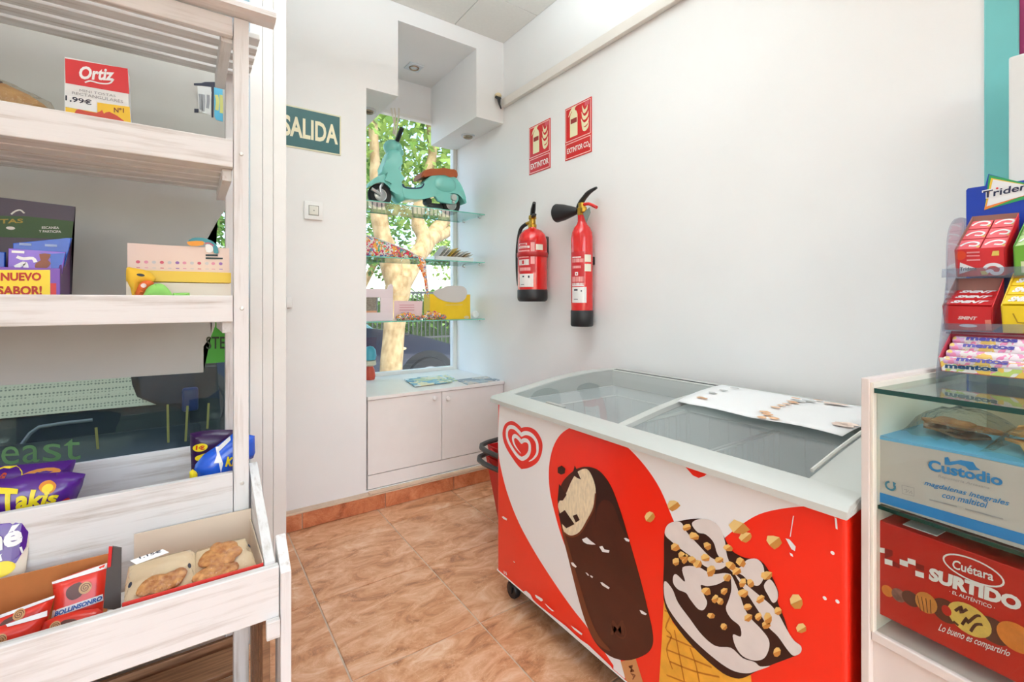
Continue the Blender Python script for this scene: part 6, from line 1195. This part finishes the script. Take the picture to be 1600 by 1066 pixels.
# ornament on the cupboard beside the niche cheek
t = thing('ornament', 'small teal topped ornament at the left end of the cupboard', 'ornament', (.95, 2.98, .604)); c = V((.962, 2.98, .604))
b = B(); b.lathe([(0, 0), (.03, 0), (.034, .02), (.03, .06), (.02, .085)], c, n=18); b.build('base', M('ornament red', (196, 74, 50), .5), t, True)
b = B(); b.lathe([(.02, .085), (.04, .095), (.038, .12), (.0, .13)], c, n=18); b.build('collar', M('ornament cream', (214, 204, 180), .5), t, True)
b = B(); b.lathe([(.034, .125), (.042, .15), (.036, .19), (.02, .21), (0, .215)], c, n=18); b.build('dome', M('ornament teal', (90, 176, 196), .4), t, True)
# vehicle parked right outside the shop window, its windscreen shade in view
t = thing('parked_van', 'dark vehicle with a perforated windscreen shade outside the shop window', 'vehicle', (-1.2, 3.2, GZ0))
dk = M('van paint', (46, 52, 52), .3, coat=.5)
shade = bpy.data.materials.new('perforated shade'); shade.use_nodes = True; s_t = shade.node_tree; s_p = s_t.nodes['Principled BSDF']; tc = s_t.nodes.new('ShaderNodeTexCoord'); vo = s_t.nodes.new('ShaderNodeTexVoronoi'); vo.inputs['Scale'].default_value = 85; vo.inputs['Randomness'].default_value = .15
rp = s_t.nodes.new('ShaderNodeValToRGB'); rp.color_ramp.elements[0].position = .25; rp.color_ramp.elements[0].color = rgb(150, 152, 134); rp.color_ramp.elements[1].position = .4; rp.color_ramp.elements[1].color = rgb(236, 230, 200)
s_t.links.new(tc.outputs['Object'], vo.inputs['Vector']); s_t.links.new(vo.outputs['Distance'], rp.inputs[0]); s_t.links.new(rp.outputs[0], s_p.inputs['Base Color']); s_p.inputs['Roughness'].default_value = .6
SV = Surf((0, 2.62, .57), (0, -.93, .36))
b = B(); q = [SV.at(*SV.px(*p), -.03) for p in [(-1100, 640), (-500, 450), (330, 450), (345, 640), (345, 690), (-1100, 900)]]; b.prism(q, (0, .5, .1)); b.build('windscreen_frame', dk, t)
b = B(); q = [SV.at(*SV.px(*p), -.012) for p in [(-900, 560), (200, 560), (206, 600), (214, 620), (244, 632), (150, 640), (0, 654), (-900, 740)]]; b.prism(q, SV.n * .008); b.build('windscreen_shade', shade, t)
b = B(); b.tube([SV.at(*SV.px(*p), .01) for p in [(32, 700), (48, 678), (62, 668), (100, 662), (145, 657)]], .007, 8); b.build('wiper', M('wiper grey', (150, 152, 150), .5), t, True)
b = B(); b.prism([(-2.2, 2.55, .58), (.05, 2.58, .56), (.08, 2.3, .5), (.06, 2.2, .42), (.06, 2.2, GZ0 + .2), (-2.2, 2.2, GZ0 + .2), (-2.2, 2.2, .44)][:2] + [(.06, 2.22, .46), (-2.2, 2.2, .48)], (0, 0, -.3), .03, 3); b.build('bonnet', dk, t, True)
b = B(); q = [SV.at(*SV.px(*p), .004) for p in [(215, 585), (300, 575), (310, 628), (262, 632), (222, 622)]]; b.prism(q, SV.n * .004); b.build('dark_corner', M('van dark glass', (58, 66, 74), .2), t)
b = B(); b.box(-.02, .04, 2.5, 2.56, .62, .72, .01); b.build('mirror', M('van mirror', (40, 60, 110), .3), t, True)
for x in (-1.9, -.2):
    b = B(); b.lathe([(0, -.1), (.28, -.1), (.31, -.06), (.31, .06), (.28, .1), (0, .1)], (x, 2.4, GZ0 + .31), (0, 1, 0), 24); b.build('wheel', rub, t, True)
# green lettering stuck to the shop window
S = SY(1.7385); t = thing('window_lettering', 'dull green lettering stuck low on the shop window behind the shelf', 'lettering', (-.4, 1.739, .85)); gl_ = M('letter green', (96, 140, 84), .5)
for ch, x0, x1, ya, yb in (('e', 2, 30, 727, 698), ('a', 35, 62, 724, 696), ('s', 67, 96, 722, 694), ('t', 100, 126, 720, 686)):
    b = B(); b.txt(ch, S, [(x0, ya), (x1, ya - 2), (x1, yb - 1), (x0, yb)], .0004, .0); b.build('letter', gl_, t)
for q in ([(150, 668), (153, 702)], [(262, 632), (263, 692)], [(293, 634), (290, 690)], [(326, 630), (324, 670)]):
    b = B(); b.stroke(S, q, .006, .0004); b.build('letter_stroke', M('letter olive', (112, 118, 56), .5), t)
